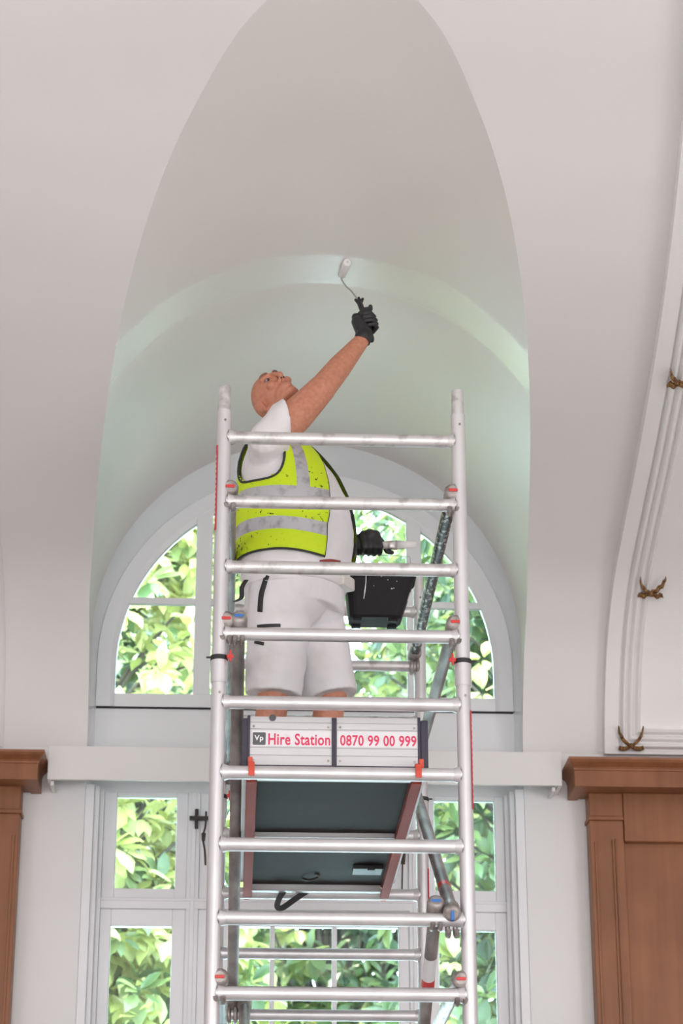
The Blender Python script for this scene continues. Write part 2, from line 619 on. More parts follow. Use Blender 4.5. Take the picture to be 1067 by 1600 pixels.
# splayed plaster soffit between the vaulted recess and the arched window
s = MB()
YF = 10.40                                    # face of the window frames
RF, ZF = .985, 5.062                          # outer radius and spring line of the arched frame
soff = []
outer = [(XC - R, 3.2)] + [p for p in arc]
outer.append((XC + R, 3.2))
for x, z in outer:
    if z > ZS:
        a = math.atan2(z - ZS, x - XC)
        x2, z2 = XC + RF * math.cos(a), ZF + RF * math.sin(a)
    else:
        x2 = XC + (RF if x > XC else -RF)
        z2 = z - (ZS - ZF) * max(0, min(1, (z - 4.45) / (ZS - 4.45)))
    soff.append([(x, YW, z), (x + (x2 - x) * .5, YW + .065, z + (z2 - z) * .42), (x2, YF, z2), (x2, YF + .14, z2)])
s.grid(soff, 0)
s.box((XC - R, YW + .001, -.0), (XC - RF - .0005, YF + .14, 3.2)); s.box((XC + RF + .0005, YW + .001, 0), (XC + R, YF + .14, 3.2))
tag(s.build('trim_1', [M['soffit']], recalc=False), kind='structure', label='plaster soffit and jambs round the arched window')

w = MB()
w.box((-5.9, YW, 0), (XC - R, YW + .33, 4.600)); w.box((XC + R, YW, 0), (6.6, YW + .33, 4.600))
w.box((XC - R, YW + .135, 0), (XC + R, YW + .30, 1.0))
tag(w.build('wall_back', M['wall']), kind='structure')
w = MB(); w.box((-6.0, -3.8, 0), (-5.9, YW, 6.3)); tag(w.build('wall_left', M['wall']), kind='structure')
w = MB(); w.box((6.6, -3.8, 0), (6.7, YW, 6.3)); tag(w.build('wall_right', M['wall']), kind='structure')
w = MB(); w.box((-5.9, -3.9, 0), (6.6, -3.8, 6.3)); tag(w.build('wall_front', M['wall']), kind='structure')
w = MB(); w.box((-5.9, -3.8, -.1), (6.6, YW + .33, 0)); tag(w.build('floor', M['floor']), kind='structure')
w = MB(); w.add([(-40, YW + .33, -.05), (40, YW + .33, -.05), (40, 60, -.05), (-40, 60, -.05)], [(0, 1, 2, 3)])
tag(w.build('ground', M['ground']), kind='structure')

# moulded ribs that cross the vault
RS = []                                        # arc length samples of the rib line: s, y, z, normal
acc = 0
pts = catmull(PROFILE[1:15], 30)
for i, (y, z) in enumerate(pts):
    if i:
        acc += math.hypot(y - pts[i - 1][0], z - pts[i - 1][1])
    y0, z0 = pts[max(i - 1, 0)]
    y1, z1 = pts[min(i + 1, len(pts) - 1)]
    ty, tz = y1 - y0, z1 - z0
    L = math.hypot(ty, tz) or 1
    RS.append((acc, y, z, -tz / L, ty / L))    # normal towards the room (down and out)


def rib_n(ny, nz):
    return (ny, nz) if ny <= 0 else (-ny, -nz)


def mould(d):
    if d < 0:
        return 0
    if d < .064:
        return .062
    if d < .072:
        return .062 - .014 * math.sin((d - .064) / .008 * PI / 2)
    if d < .086:
        return .048 + .030 * math.sin((d - .072) / .014 * PI / 2)
    if d < .156:
        return .056 + .022 * abs(math.cos((d - .086) / .0175 * PI / 2 * 1.0))
    if d < .170:
        return .078 - .040 * (d - .156) / .014
    return .038


RIB_EDGE = [(3.0, 1.38)]
for _px, _py in ((1060, 300), (1028, 497), (999, 694), (971, 863), (949, 1031), (937, 1150)):
    _r = pix_ray(_px, _py)
    _b = min(RS, key=lambda q: abs(_r.z * (q[1] - .02) / _r.y + CAMZ - (q[2] - .05 * abs(q[4]))))
    RIB_EDGE.append((_b[1], _r.x * (_b[1] - .02) / _r.y))


import numpy as np

RIB_FIT = [float(q) for q in np.polyfit([p[0] for p in RIB_EDGE[1:]], [p[1] for p in RIB_EDGE[1:]], 2)[::-1]]


def rib_x0(y):
    return RIB_FIT[0] + RIB_FIT[1] * y + RIB_FIT[2] * y * y


cols = [0, .03, .0635] + [.064 + .0018 * i for i in range(60)] + [.175, .21, .26, .34, .45, .7, 1.1, 1.7, 2.3]
rows = []
low = [(t * .0022 - .02, None) for t in range(0)]
dense = []
for (s0, y, z, ny, nz), nxt in zip(RS, RS[1:]):
    ds = nxt[0] - s0
    steps = max(1, int(ds / .0025)) if s0 < .19 else 1
    for k in range(steps):
        t = k / steps
        dense.append((s0 + ds * t, y + (nxt[1] - y) * t, z + (nxt[2] - z) * t, ny, nz))
for s0, y, z, ny, nz in dense:
    ny, nz = rib_n(ny, nz)
    row = []
    for d in cols:
        o = mould(min(d, s0 - .012 + .064)) if d > .064 else .062
        row.append((rib_x0(y) + d, y + ny * o - .001, z + nz * o))
    rows.append(row)
g = MB().grid(rows, 0)
side = []
for s0, y, z, ny, nz in RS:
    ny, nz = rib_n(ny, nz)
    side.append([(rib_x0(y), y + ny * o - .001, z + nz * o) for o in (-.002, .062)])
g.grid(side, 0)
tag(g.build('trim_2', M['rib'], recalc=False), kind='structure')
rows = []
for s0, y, z, ny, nz in RS:
    ny, nz = rib_n(ny, nz)
    rows.append([(-1.075 - d, y + ny * o - .001, z + nz * o) for d, o in ((0, 0), (.012, .016), (.03, .02), (.5, .02), (1.2, .02))])
tag(MB().grid(rows, 0).build('trim_3', M['rib'], recalc=False), kind='structure')

# ------------------------------------------------------------------ the windows
Y0, Y1 = YF, YF + .056
win = thing('window_1', (XC, YF, 4.84), None, None, kind='structure')
RI = RF - .088


def arch_pts(r, zspring, zbot, n=48):
    p = [(XC - r, zbot)]
    for i in range(n + 1):
        a = PI - PI * i / n
        p.append((XC + r * math.cos(a), zspring + r * math.sin(a)))
    p.append((XC + r, zbot))
    return p


f = MB()
ZB, ZG = 4.842, 4.905                           # bottom of the frame, bottom of the glass
po, pi = arch_pts(RF - .001, ZF, ZB), arch_pts(RI, ZF - .01, ZB)
pm = arch_pts(RI + .022, ZF - .006, ZB)
n = len(po)
f.grid([[(po[i][0], Y0, po[i][1]), (pm[i][0], Y0, pm[i][1]), (pi[i][0], Y0 + .014, pi[i][1]), (pi[i][0], Y1, pi[i][1]), (po[i][0], Y1, po[i][1]), (po[i][0], Y0, po[i][1])] for i in range(n)], 0, smooth=False)
f.box((XC - RI, Y0, ZB), (XC + RI, Y1, ZG))
f.build('arched_frame', M['frame'], win)


def arch_z(x, r=RI):
    return ZF - .01 + math.sqrt(max(0, r * r - (x - XC) ** 2))


MX = [(-.219, -.140), (.797, .868)]
for a, b in MX:
    m = MB().box((a, Y0 + .002, ZG), (b, Y1, max(arch_z(a), arch_z(b)) + .02))
    m.build('mullion', M['frame'], win, bevel=.004)
bays = [(XC - RI, MX[0][0]), (MX[0][1], MX[1][0]), (MX[1][1], XC + RI)]
for a, b in bays:
    zb = 5.375
    xa = max(a, XC - math.sqrt(RI ** 2 - (zb - ZF + .01) ** 2)); xb = min(b, XC + math.sqrt(RI ** 2 - (zb - ZF + .01) ** 2))
    MB().box((xa - .004, Y0 + .012, zb - .016), (xb + .004, Y1 - .012, zb + .016)).build('glazing_bar', M['frame'], win, bevel=.003)
    for lo, hi in ((ZG, zb), (zb, None)):
        xs = [a + (b - a) * i / 24 for i in range(25)]
        poly = []
        top = [(x, min(arch_z(x), hi) if hi else arch_z(x)) for x in xs]
        top = [(x, z) for x, z in top if z > lo + .001]
        if len(top) < 2:
            continue
        poly = [(top[0][0], lo)] + top + [(top[-1][0], lo)]
        p = MB().prism([(x, Y0 + .036, z) for x, z in poly], (0, .004, 0))
        p.build('pane', M['glass'], win)
# solid panel between the two windows
sp = MB().box((XC - RF, YF + .012, 4.43), (XC + RF, YF + .10, 4.836))
sp.box((XC - RF + .004, YF + .004, 4.834), (XC + RF - .004, YF + .05, 4.843), 1)
tag(sp.build('trim_4', [M['frame'], M['gap']]), kind='structure')

win2 = thing('window_2', (XC, YF, 1.0), None, None, kind='structure')
XL, XR = XC - RF + .001, XC + RF - .001
f = MB()
# outer casing, stepped in three mouldings
for x0, x1, y in ((XC - R + .001, XL + .020, -.127), (XL + .020, XL + .042, -.095), (XL + .042, XL + .060, -.030)):
    f.box((x0, YF + y, 1.0), (x1, Y1, 4.43))
    f.box((2 * XC - x1, YF + y, 1.0), (2 * XC - x0, Y1, 4.43))
f.box((XL, YF - .02, .96), (XR, Y1 + .05, 1.0))
f.build('casing', M['gloss'], win2, bevel=.003)
POST = [(-.225, -.170), (.79, .845)]
for a, b in POST:
    m = MB().box((a, YF - .006, 1.0), (b, Y1, 4.43))
    m.box((a + .017, YF - .014, 1.0), (b - .017, YF, 4.43))
    m.build('mullion', M['gloss'], win2, bevel=.003)
TZ0, TZ1 = 3.885, 3.932
m = MB().box((XL + .06, YF - .010, TZ0), (XR - .06, Y1, TZ1))
m.box((XL + .06, YF - .016, TZ0 + .034), (XR - .06, YF, TZ1))
m.build('transom', M['gloss'], win2, bevel=.003)


def sash(x0, x1, z0, z1, gx0, gx1, gz0, gz1, bars=()):
    sf = MB()
    y0, y1 = YF + .006, Y1 - .004
    sf.box((x0, y0, z0), (gx0, y1, z1)); sf.box((gx1, y0, z0), (x1, y1, z1))
    sf.box((gx0, y0, z0), (gx1, y1, gz0)); sf.box((gx0, y0, gz1), (gx1, y1, z1))
    o = sf.build('sash', M['gloss'], win2, bevel=.004)
    MB().box((gx0, YF + .034, gz0), (gx1, YF + .038, gz1)).build('pane', M['glass'], o)
    for bx in bars:
        MB().box((bx - .011, y0 + .006, gz0), (bx + .011, y1, gz1)).build('glazing_bar', M['gloss'], o, bevel=.003)
    return o


cols3 = [(XL + .06, POST[0][0]), (POST[0][1], POST[1][0]), (POST[1][1], XR - .06)]
sash(cols3[0][0], cols3[0][1], TZ1, 4.43, -.553, -.279, 3.980, 4.43 - .02)
sash(cols3[0][0], cols3[0][1], 1.0, TZ0, -.562, -.286, 1.07, 3.808)
sash(cols3[1][0], cols3[1][1], TZ1, 4.43, -.075, .70, 3.985, 4.43 - .02)
sash(cols3[1][0], cols3[1][1], 1.0, TZ0, -.02, .742, 1.07, 3.812, (.169, .450))
sash(cols3[2][0], cols3[2][1], TZ1, 4.43, .912, 1.192, 3.985, 4.43 - .02)
sash(cols3[2][0], cols3[2][1], 1.0, TZ0, .925, 1.185, 1.07, 3.802)
# iron latch with its cord, left post; a second cord right of the platform
la = MB()
p = at(307, 1279, YF - .03)
la.box((p.x - .008, YF - .035, p.z - .045), (p.x + .008, YF - .012, p.z + .045))
la.box((p.x - .032, YF - .045, p.z - .009), (p.x + .055, YF - .022, p.z + .009))
la.tube([(p.x, YF - .012, p.z), (p.x, YF + .006, p.z)], .008, 10)
lo = la.build('latch', M['iron'], win2, bevel=.002)
q = [at(322, 1268, YF - .04), at(321, 1290, YF - .042), at(317, 1308, YF - .04), at(320, 1330, YF - .035), at(321, 1352, YF - .02)]
cd = MB().tube(catmull([tuple(v) for v in q], 5), .0045, 8)
cd.tube([at(318, 1302, YF - .04), at(317.5, 1314, YF - .04)], [.011, .008], 10)
cd.build('cord', M['cord'], lo)
p = at(630, 1335, YF - .03)
la = MB().tube([at(632, 1295, YF - .02), at(630, 1318, YF - .025), at(629, 1342, YF - .025), at(628, 1390, YF - .015)], .0035, 8)
la.tube([at(631, 1322, YF - .025), at(629.5, 1350, YF - .025)], [.012, .010], 10)
la.build('cord', M['cord'], win2)

# ------------------------------------------------------------------ pelmet
pel = thing('pelmet', (.308, 10.27, 4.40), 'long white box pelmet fixed across the window below the arch', 'pelmet')
m = MB().box((-.855, 10.10, 4.402), (1.47, 10.118, 4.558))
m.build('front_board', M['pelmet'], pel, bevel=.002)
m = MB().box((-.855, 10.118, 4.542), (1.47, 10.268, 4.558)); m.build('top_board', M['pelmet'], pel, bevel=.002)
for x in (-.855, 1.452):
    MB().box((x, 10.118, 4.402), (x + .018, 10.268, 4.542)).build('end_board', M['pelmet'], pel, bevel=.002)
for x in (-.842, 1.425):
    MB().box((x, 10.13, 4.382), (x + .016, 10.268, 4.402)).build('bracket', M['pelmet'], pel, bevel=.002)


# ------------------------------------------------------------------ wooden panelling either side
def panelling(sign, xin, label, xfar, YW=10.266):
    """xin: inner edge of the upright; sign +1 right, -1 left"""
    t = thing('wooden_panelling', ((xin + xfar) / 2, YW, 0), label, 'panelling')

    def bx(mb, d0, d1, y0, y1, z0, z1):
        xs = sorted((xin + sign * d0, xin + sign * d1))
        mb.box((xs[0], y0, z0), (xs[1], y1, z1))
    W = abs(xfar - xin)
    m = MB(); bx(m, 0, .155, 10.165, YW, 0, 4.26)
    pil = m.build('pilaster', M['wood'], t, bevel=.004)
    m = MB(); bx(m, .018, .030, 10.160, 10.166, 0, 4.16); bx(m, .098, .106, 10.157, 10.166, 0, 4.17); bx(m, .112, .118, 10.159, 10.166, 0, 4.175)
    m.build('bead', M['wood'], pil, bevel=.002)
    m = MB(); bx(m, -.008, .155, 10.150, YW, 4.258, 4.277); bx(m, 0, .155, 10.158, YW, 4.277, 4.386)
    m.build('capital', M['wood'], t, bevel=.004)
    m = MB(); bx(m, .155, W, 10.150, YW, 4.160, 4.386)
    m.build('frieze_board', M['wood'], t, bevel=.004)
    m = MB(); bx(m, .118, W, 10.195, YW, 0, 4.160)
    m.build('panel', M['wood'], t)
    # cornice: flat corona with an ogee crown moulding, returned to the wall at the inner end
    prof = [(0, 4.384), (.060, 4.384), (.062, 4.378), (.145, 4.378), (.145, 4.450), (.150, 4.453), (.152, 4.459),
            (.158, 4.466), (.172, 4.472), (.190, 4.480), (.200, 4.490), (.201, 4.500), (0, 4.500)]
    m = MB()
    base = 10.165
    rows = []
    for o, z in prof:
        yy = base - o if o else YW
        xx = xin - sign * o * .56 if o else xin
        rows.append([(xx, YW, z), (xx, yy, z), (xfar, yy, z), (xfar, YW, z)])
    m.grid(rows, 0, smooth=False)
    m.build('cornice', M['wood'], t)
    return t


panelling(1, 1.597, 'right-hand brown wooden panelling with frieze board and moulded cornice', 3.6)
panelling(-1, -.973, 'left-hand brown wooden panelling, only its cornice end and upright in view', -3.0)


# ------------------------------------------------------------------ gilt ribbons on the rib
def on_rib(px, py):
    r = pix_ray(px, py)
    best = None
    for (s0, y, z, ny, nz) in RS:
        t = y / r.y
        h = r.z * t + CAMZ - z
        if best is None or abs(h) < best[0]:
            best = (abs(h), r.x * t, y, z, rib_n(ny, nz))
    return best


def ribbon_ornament(px, py, label, sc=1.0):
    _, x, y, z, (ny, nz) = on_rib(px, py)
    N = Vector((0, ny, nz)); X = Vector((1, 0, 0)); U = X.cross(N)
    if U.z < 0:
        U = -U
    O = Vector((x, y, z)) + N * .076
    t = thing('gilt_ribbon', O, label, 'ornament', 'gilt ribbons on the moulded rib')
    for sg in (-1, 1):
        line = [(-.058, .088), (-.052, .055), (-.036, .025), (-.014, .004), (.010, -.010), (.034, -.017), (.056, -.012)]
        wid = [.003, .010, .014, .013, .016, .020, .019]
        line = [(sg * a * sc, b * sc) for a, b in line]
        lc = catmull(line, 5); wc = [a[0] for a in catmull([(q,) for q in wid], 5)]
        rows = []
        for i, (a, b) in enumerate(lc):
            a1, b1 = lc[min(i + 1, len(lc) - 1)]; a0, b0 = lc[max(i - 1, 0)]
            dx, dz = a1 - a0, b1 - b0
            L = math.hypot(dx, dz) or 1
            px_, pz_ = -dz / L, dx / L
            h = .010 + .006 * math.sin(i * 1.1) + (.006 if sg > 0 else 0)
            row = []
            for e, hh in ((-1, -.012), (-1, 0), (-.3, .006), (.3, .002), (1, .005), (1, -.012)):
                row.append(O + X * (a + px_ * wc[i] * .5 * e) + U * (b + pz_ * wc[i] * .5 * e) + N * (h + hh))
            rows.append(row)
        m = MB().grid(rows, 0, closed=True)
        b0 = len(m.v) - 6
        m.f += [[0, 1, 2, 3, 4, 5], [b0 + 5, b0 + 4, b0 + 3, b0 + 2, b0 + 1, b0]]; m.m += [0, 0]; m.s += [False, False]
        m.build('ribbon', M['gilt'], t)
    MB().ell(O + N * .016, (X, U, N), (.012, .010, .010), 14, 8).build('knot', M['gilt'], t)
    return t


ribbon_ornament(1062, 574, 'topmost gilt crossed ribbon, cut by the right edge of the photo')
ribbon_ornament(1013, 910, 'middle gilt crossed ribbon halfway down the white moulded rib')
ribbon_ornament(981, 1168, 'lowest gilt crossed ribbon, in the corner just above the wooden cornice')

# ------------------------------------------------------------------ the scaffold tower
TX, TY, TL, HW = .3533, 7.6407, 1.835, .425
RUNG0 = 5.0012
tower = thing('scaffold_tower', (TX, TY + TL / 2, 0), 'tall aluminium scaffold tower of two ladder frames in front of the arched window', 'scaffold')
tower_z = lambda i: RUNG0 - .25 * i
XLP, XRP = TX - HW, TX + HW
for fy in (TY, TY + TL):
    for sx in (-1, 1):
        x = TX + sx * HW
        m = MB()
        zj = 4.105                                # joint between the upper and the lower frame
        m.tube([(x, fy, .09), (x, fy, zj)], .0255, 24)
        m.tube([(x, fy, zj - .03), (x, fy, 5.105)], .0262, 24)
        po = m.build('post', M['alu'], tower)
        sp = MB().tube([(x, fy, 5.08), (x, fy, 5.198), (x, fy, 5.203)], [.0218, .0218, .0205], 20)
        sp.build('spigot', M['alu_worn'], po)
        cl = MB().tube([(x, fy, zj - .032), (x, fy, zj + .045)], .0295, 24)
        cl.tube([(x, fy, zj - .036), (x, fy, zj - .030)], .0285, 24)
        cl.build('collar', M['alu'], po)
        cl = MB().tube([(x, fy, zj + .046), (x, fy, zj + .062)], .031, 20)
        cl.tube([(x - .045, fy - .01, zj + .055), (x + .045, fy - .01, zj + .055)], .0035, 8)
        cl.build('locking_band', M['black'], po)
        cl = MB().box((x - sx * .038 - .004, fy - .030, zj + .036), (x - sx * .038 + .004, fy - .014, zj + .078))
        cl.box((x - sx * .038 - .012, fy - .028, zj + .048), (x - sx * .038 + .012, fy - .014, zj + .062))
        cl.build('locking_clip', M['red'], po, bevel=.003)
        for zz in (5.06, 4.03):
            MB().tube([(x + .004, fy - .0245, zz), (x + .004, fy - .0285, zz)], .0045, 10).build('rivet', M['cast'], po)
        bp = MB().tube([(x, fy, 0), (x, fy, .012)], .06, 24); bp.tube([(x, fy, .012), (x, fy, .10)], .018, 16)
        bp.build('foot', M['cast'], po)
# red warning strips on the outer sides of three posts
for x, fy, z0, z1, sg in ((XLP, TY, 4.635, 4.965, -1), (XRP, TY, 3.63, 3.98, 1), (XRP, TY + TL, 3.63, 3.86, 1)):
    m = MB()
    ang = [(.5 * PI + sg * -.15 * PI) if sg > 0 else 0 for _ in (0,)]
    a0 = -PI / 2 + sg * math.radians(50); a1 = -PI / 2 + sg * math.radians(110)
    rows = [[(x + .0272 * math.cos(a0 + (a1 - a0) * k / 6), fy + .0272 * math.sin(a0 + (a1 - a0) * k / 6), z) for k in range(7)] for z in (z0, z1)]
    m.grid(rows, 0)
    rows2 = []
    for j in range(14):
        zz = z0 + (z1 - z0) * (.08 + .84 * j / 14)
        am = (a0 * .62 + a1 * .38)
        m.grid([[(x + .0275 * math.cos(am + dd), fy + .0275 * math.sin(am + dd), zq) for dd in (-.12, .12)] for zq in (zz, zz + (z1 - z0) * .03)], 1)
    m.build('warning_strip', [M['label_red'], M['label_white']], tower, recalc=False)
# rungs: one mesh, then copies
m = MB().tube([(-HW + .012, 0, 0), (HW - .012, 0, 0)], .0235, 24)
for sx in (-1, 1):
    m.tube([(sx * (HW - .040), 0, 0), (sx * (HW - .026), 0, 0), (sx * (HW - .018), 0, 0)], [.0238, .0285, .031], 20, caps=False)
proto = m.build('rung', M['alu'], tower, origin=(0, 0, 0))
proto_worn = None
first = True
for b, fy in enumerate((TY, TY + TL)):
    for i in range(20):
        o = proto if first else proto.copy()
        if not first:
            COL.objects.link(o)
        first = False
        o.parent = tower
        o['_w'] = (TX, fy, tower_z(i))
        o.location = Vector((TX, fy, tower_z(i))) - world_of(tower)
worn_mesh = proto.data.copy()
worn_mesh.materials.clear(); worn_mesh.materials.append(M['alu_worn'])
for o in tower.children:
    if o.name.startswith('rung') and o['_w'][2] > 4.4:
        o.data = worn_mesh


def brace(p0, p1, material, trig, r=.0225, vertical=False):
    """a brace tube from a rung of the near frame to a rung of the far frame with a snap claw on each end"""
    p0, p1 = Vector(p0), Vector(p1)
    d = (p1 - p0).normalized()
    m = MB().tube([p0 + d * .05, p1 - d * .05], r, 20)
    br = m.build('brace', material, tower)
    for p, sg in ((p0, 1), (p1, -1)):
        dd = d * sg
        # p sits just above the rung; jaw curls round the rung below it
        rc = p - Vector((0, 0, .050))
        m = MB()
        m.tube([p - dd * .024, p - dd * .020, p - dd * .008, p + dd * .05, p + dd * .075], [.018, .0265, .0305, .0295, .0245], 22)
        for off_ in (-.013, .013):
            path = []
            for k in range(13):
                tt = math.radians(100 - 250 * k / 12)
                path.append(rc + Vector((off_, sg * .031 * math.cos(tt), .031 * math.sin(tt))))
            m.tube(path, .0085, 8)
        cl = m.build('claw', M['cast'], br)
        t = MB()
        q = p - dd * .022
        if vertical and sg > 0:
            t.box((q.x - .006, q.y - .008, q.z - .022), (q.x + .006, q.y + .008, q.z + .014))
        else:
            t.box((q.x - .016, q.y - .006, q.z - .0055), (q.x + .016, q.y + .006, q.z + .0055))
        t.build('trigger', trig, br, bevel=.002)
    return br


F0, B0 = TY, TY + TL
off = .050
brace((XLP + .026, F0, tower_z(1) + off), (XLP + .026, B0, tower_z(1) + off), M['alu_dark'], M['red'])
brace((XLP + .022, F0, tower_z(3) + off), (XLP + .022, B0, tower_z(3) + off), M['alu_dark'], M['red'])
brace((XLP + .024, F0, tower_z(8) + off), (XLP + .024, B0, tower_z(8) + off), M['alu_dark'], M['red'])
brace((XRP - .024, F0, tower_z(1) + off), (XRP - .024, B0, tower_z(1) + off), M['alu_paint'], M['red'])
brace((XRP - .026, F0, tower_z(3) + off), (XRP - .026, B0, tower_z(3) + off), M['alu_dark'], M['red'])
brace((XRP - .030, F0, tower_z(8) + off), (XRP - .030, B0, tower_z(8) + off), M['alu_worn'], M['red'])
b4 = brace((XLP + .066, F0, tower_z(3) + off), (XLP + .066, B0, tower_z(7) + off), M['alu_dark'], M['blue'])
b5 = brace((XRP - .056, F0 - .02, tower_z(7) + .022), (XRP - .056, B0, tower_z(3) + off), M['alu_dark'], M['blue'], vertical=True)
b6 = brace((XRP - .108, F0, tower_z(7) + off), (XRP - .108, B0, tower_z(11) + off), M['alu_dark'], M['blue'])
brace((XLP + .115, F0, tower_z(11) + off), (XLP + .115, B0, tower_z(7) + off), M['alu_dark'], M['blue'])
# red tape and a worn paper label on the two right diagonals
for br, p0, p1, t0, t1, mm in ((b5, (XRP - .056, F0 - .02, tower_z(7) + .022), (XRP - .056, B0, tower_z(3) + off), .125, .145, M['red']),
                               (b6, (XRP - .108, F0, tower_z(7) + off), (XRP - .108, B0, tower_z(11) + off), .125, .205, M['sticker']),
                               (b6, (XRP - .108, F0, tower_z(7) + off), (XRP - .108, B0, tower_z(11) + off), .18, .20, M['red'])):
    p0, p1 = Vector(p0), Vector(p1)
    MB().tube([p0 + (p1 - p0) * t0, p0 + (p1 - p0) * t1], .0229 if mm is M['sticker'] else .0231, 20, caps=False).build('tape', mm, br)

# ------------------------------------------------------------------ platform hooked on the rungs
ZR = tower_z(5)
DX0, DX1 = .030, .632
DZ = ZR + .030                                   # top of the deck
deck = thing('platform', ((DX0 + DX1) / 2, TY + TL / 2, DZ - .1), 'scaffold platform with red-brown side beams and dark underside hooked onto the rungs', 'platform')
m = MB().box((DX0 + .035, TY + .04, DZ - .012), (DX1 - .035, TY + TL - .04, DZ)); m.build('deck_board', M['ply'], deck)
for x0, x1, xi in ((DX0, DX0 + .036, 1), (DX1 - .036, DX1, -1)):
    m = MB()
    m.box((x0, TY + .035, DZ - .054), (x1, TY + TL - .035, DZ - .048))
    xw = x0 if xi > 0 else x1 - .006
    m.box((xw, TY + .035, DZ - .048), (xw + .006, TY + TL - .035, DZ + .002))
    m.box((x0, TY + .035, DZ - .008), (x1, TY + TL - .035, DZ + .002))
    m.build('side_beam', M['beam'], deck, bevel=.002)
    for fy, sg in ((TY, 1), (TY + TL, -1)):
        xm = (x0 + x1) / 2 - .002 * xi
        m = MB()
        path = [Vector((xm, fy + sg * .045, DZ - .05)), Vector((xm, fy + sg * .040, ZR + .010)), Vector((xm, fy + sg * .022, ZR + .030)), Vector((xm, fy, ZR + .0345)), Vector((xm, fy - sg * .022, ZR + .026)), Vector((xm, fy - sg * .034, ZR + .004)), Vector((xm, fy - sg * .034, ZR - .016))]
        for a, b in zip(path, path[1:]):
            dd = (b - a); L = dd.length; dd.normalize()
            m.obox((a + b) / 2, (Vector((1, 0, 0)), dd, dd.cross(Vector((1, 0, 0)))), (.0105, L / 2 + .004, .0045))
        m.build('hook', M['orange'], deck, bevel=.002)
for yy, zz in ((TY + .055, .026), (TY + .90, .018), (TY + TL - .075, .026)):
    m = MB().box((DX0 + .036, yy - .022, DZ - zz - .012), (DX1 - .036, yy + .022, DZ - .012))
    m.box((DX0 + .036, yy - .030, DZ - zz - .016), (DX1 - .036, yy + .008, DZ - zz - .012))
    m.build('cross_member', M['board'], deck, bevel=.002)
m = MB().box((.465, 9.02, DZ - .030), (.585, 9.13, DZ - .012)); m.box((.52, 9.0, DZ - .040), (.55, 9.02, DZ - .020))
m.build('hatch_handle', M['black'], deck, bevel=.004)
m = MB().tube(catmull([(.27, 9.24, DZ - .02), (.30, 9.22, DZ - .032), (.335, 9.20, DZ - .020), (.32, 9.18, DZ - .014)], 6), .005, 8)
m.build('wire_clip', M['iron'], deck)
# hanging webbing strap
m = MB()
ln = [at(446, 1389, 9.40), at(437, 1402, 9.40), at(433, 1416, 9.405), at(441, 1418.5, 9.41), at(462, 1404, 9.42), at(486, 1388, 9.42)]
lc = catmull([tuple(v) for v in ln], 6)
rows = []
for i, pnt in enumerate(lc):
    pnt = Vector(pnt)
    dd = (Vector(lc[min(i + 1, len(lc) - 1)]) - Vector(lc[max(i - 1, 0)])).normalized()
    sd = dd.cross(Vector((0, 1, 0))).normalized()
    rows.append([pnt + sd * .012, pnt + sd * .012 + Vector((0, .004, 0)), pnt - sd * .012 + Vector((0, .004, 0)), pnt - sd * .012])
m.grid(rows, 0, closed=True, smooth=False)
m.build('strap', M['black'], deck)

# ------------------------------------------------------------------ toe boards
BZ0, BZ1 = DZ + .003, 3.972
TB = TY + .062
tb = thing('toe_board', ((DX0 + DX1) / 2, TB, BZ0), 'silver toe board with red lettering across the front of the platform', 'toe board')
XA, XM0, XM1, XB = .040, .323, .340, .632


def ribbed(x0, x1):
    m = MB()
    zs = [BZ0 + .014, BZ0 + .045, BZ0 + .048, 3.862, 3.865, 3.918, 3.921, 3.944, 3.947, BZ1]
    ys = [0, 0, .004, .004, 0, 0, .004, .004, 0, 0]
    # ribbed extrusion: raised bands with fine grooves between them
    zz = [BZ0 + .012]
    rows = []
    for z0, z1 in ((BZ0 + .012, BZ0 + .046), (BZ0 + .048, 3.858), (3.860, 3.924), (3.926, 3.948), (3.950, BZ1)):
        rows += [(z0, .003), (z0 + .0012, 0), (z1 - .0012, 0), (z1, .003)]
    m.grid([[(x0, TB + y, z), (x1, TB + y, z)] for z, y in rows], 0, smooth=False)
    m.box((x0, TB + .0035, BZ0 + .012), (x1, TB + .022, BZ1))
    return m


sides = []
for x0, x1 in ((XA, XM0), (XM1, XB - .010)):
    o = ribbed(x0, x1).build('front_panel', M['board'], tb)
    for xx in (x0 + .012, x1 - .012):
        for zz in (BZ0 + .03, 3.935):
            MB().tube([(xx, TB - .002, zz), (xx, TB + .002, zz)], .0042, 10).build('screw', M['cast'], o)
    sides.append(o)
m = MB().box((XA + .006, TB - .0012, 3.8645), (XM0 - .002, TB - .0002, 3.9205)); st1 = m.build('sticker', M['sticker'], sides[0])
m = MB().box((XM1 + .002, TB - .0012, 3.8645), (XB - .014, TB - .0002, 3.9205)); st2 = m.build('sticker', M['sticker'], sides[1])
MB().tube([(.117, TB - .004, 3.966), (.117, TB + .004, 3.966)], .012, 20).build('finger_hole', M['logo'], sides[0])
m = MB().box((XM0, TB - .006, BZ0), (XM1, TB + .026, BZ1 - .004)); m.build('hinge', M['board_edge'], tb, bevel=.002)
m = MB().box((XA - .008, TB - .004, BZ0), (XB, TB + .024, BZ0 + .013)); m.build('bottom_rail', M['board_edge'], tb, bevel=.002)
for x0 in (XA - .010, XB - .010):
    m = MB().box((x0, TB - .005, BZ0), (x0 + .010, TB + .026, BZ1 + .002)); m.build('end_cap', M['board_edge'], tb, bevel=.002)
for x in (DX0 + .012, DX1 - .003):
    m = MB().box((x - .008, TB - .062, ZR + .018), (x + .008, TB - .050, BZ0 + .024)); m.box((x - .008, TB - .056, BZ0 + .016), (x + .008, TB + .002, BZ0 + .024))
    m.build('clip', M['orange'], tb, bevel=.002)
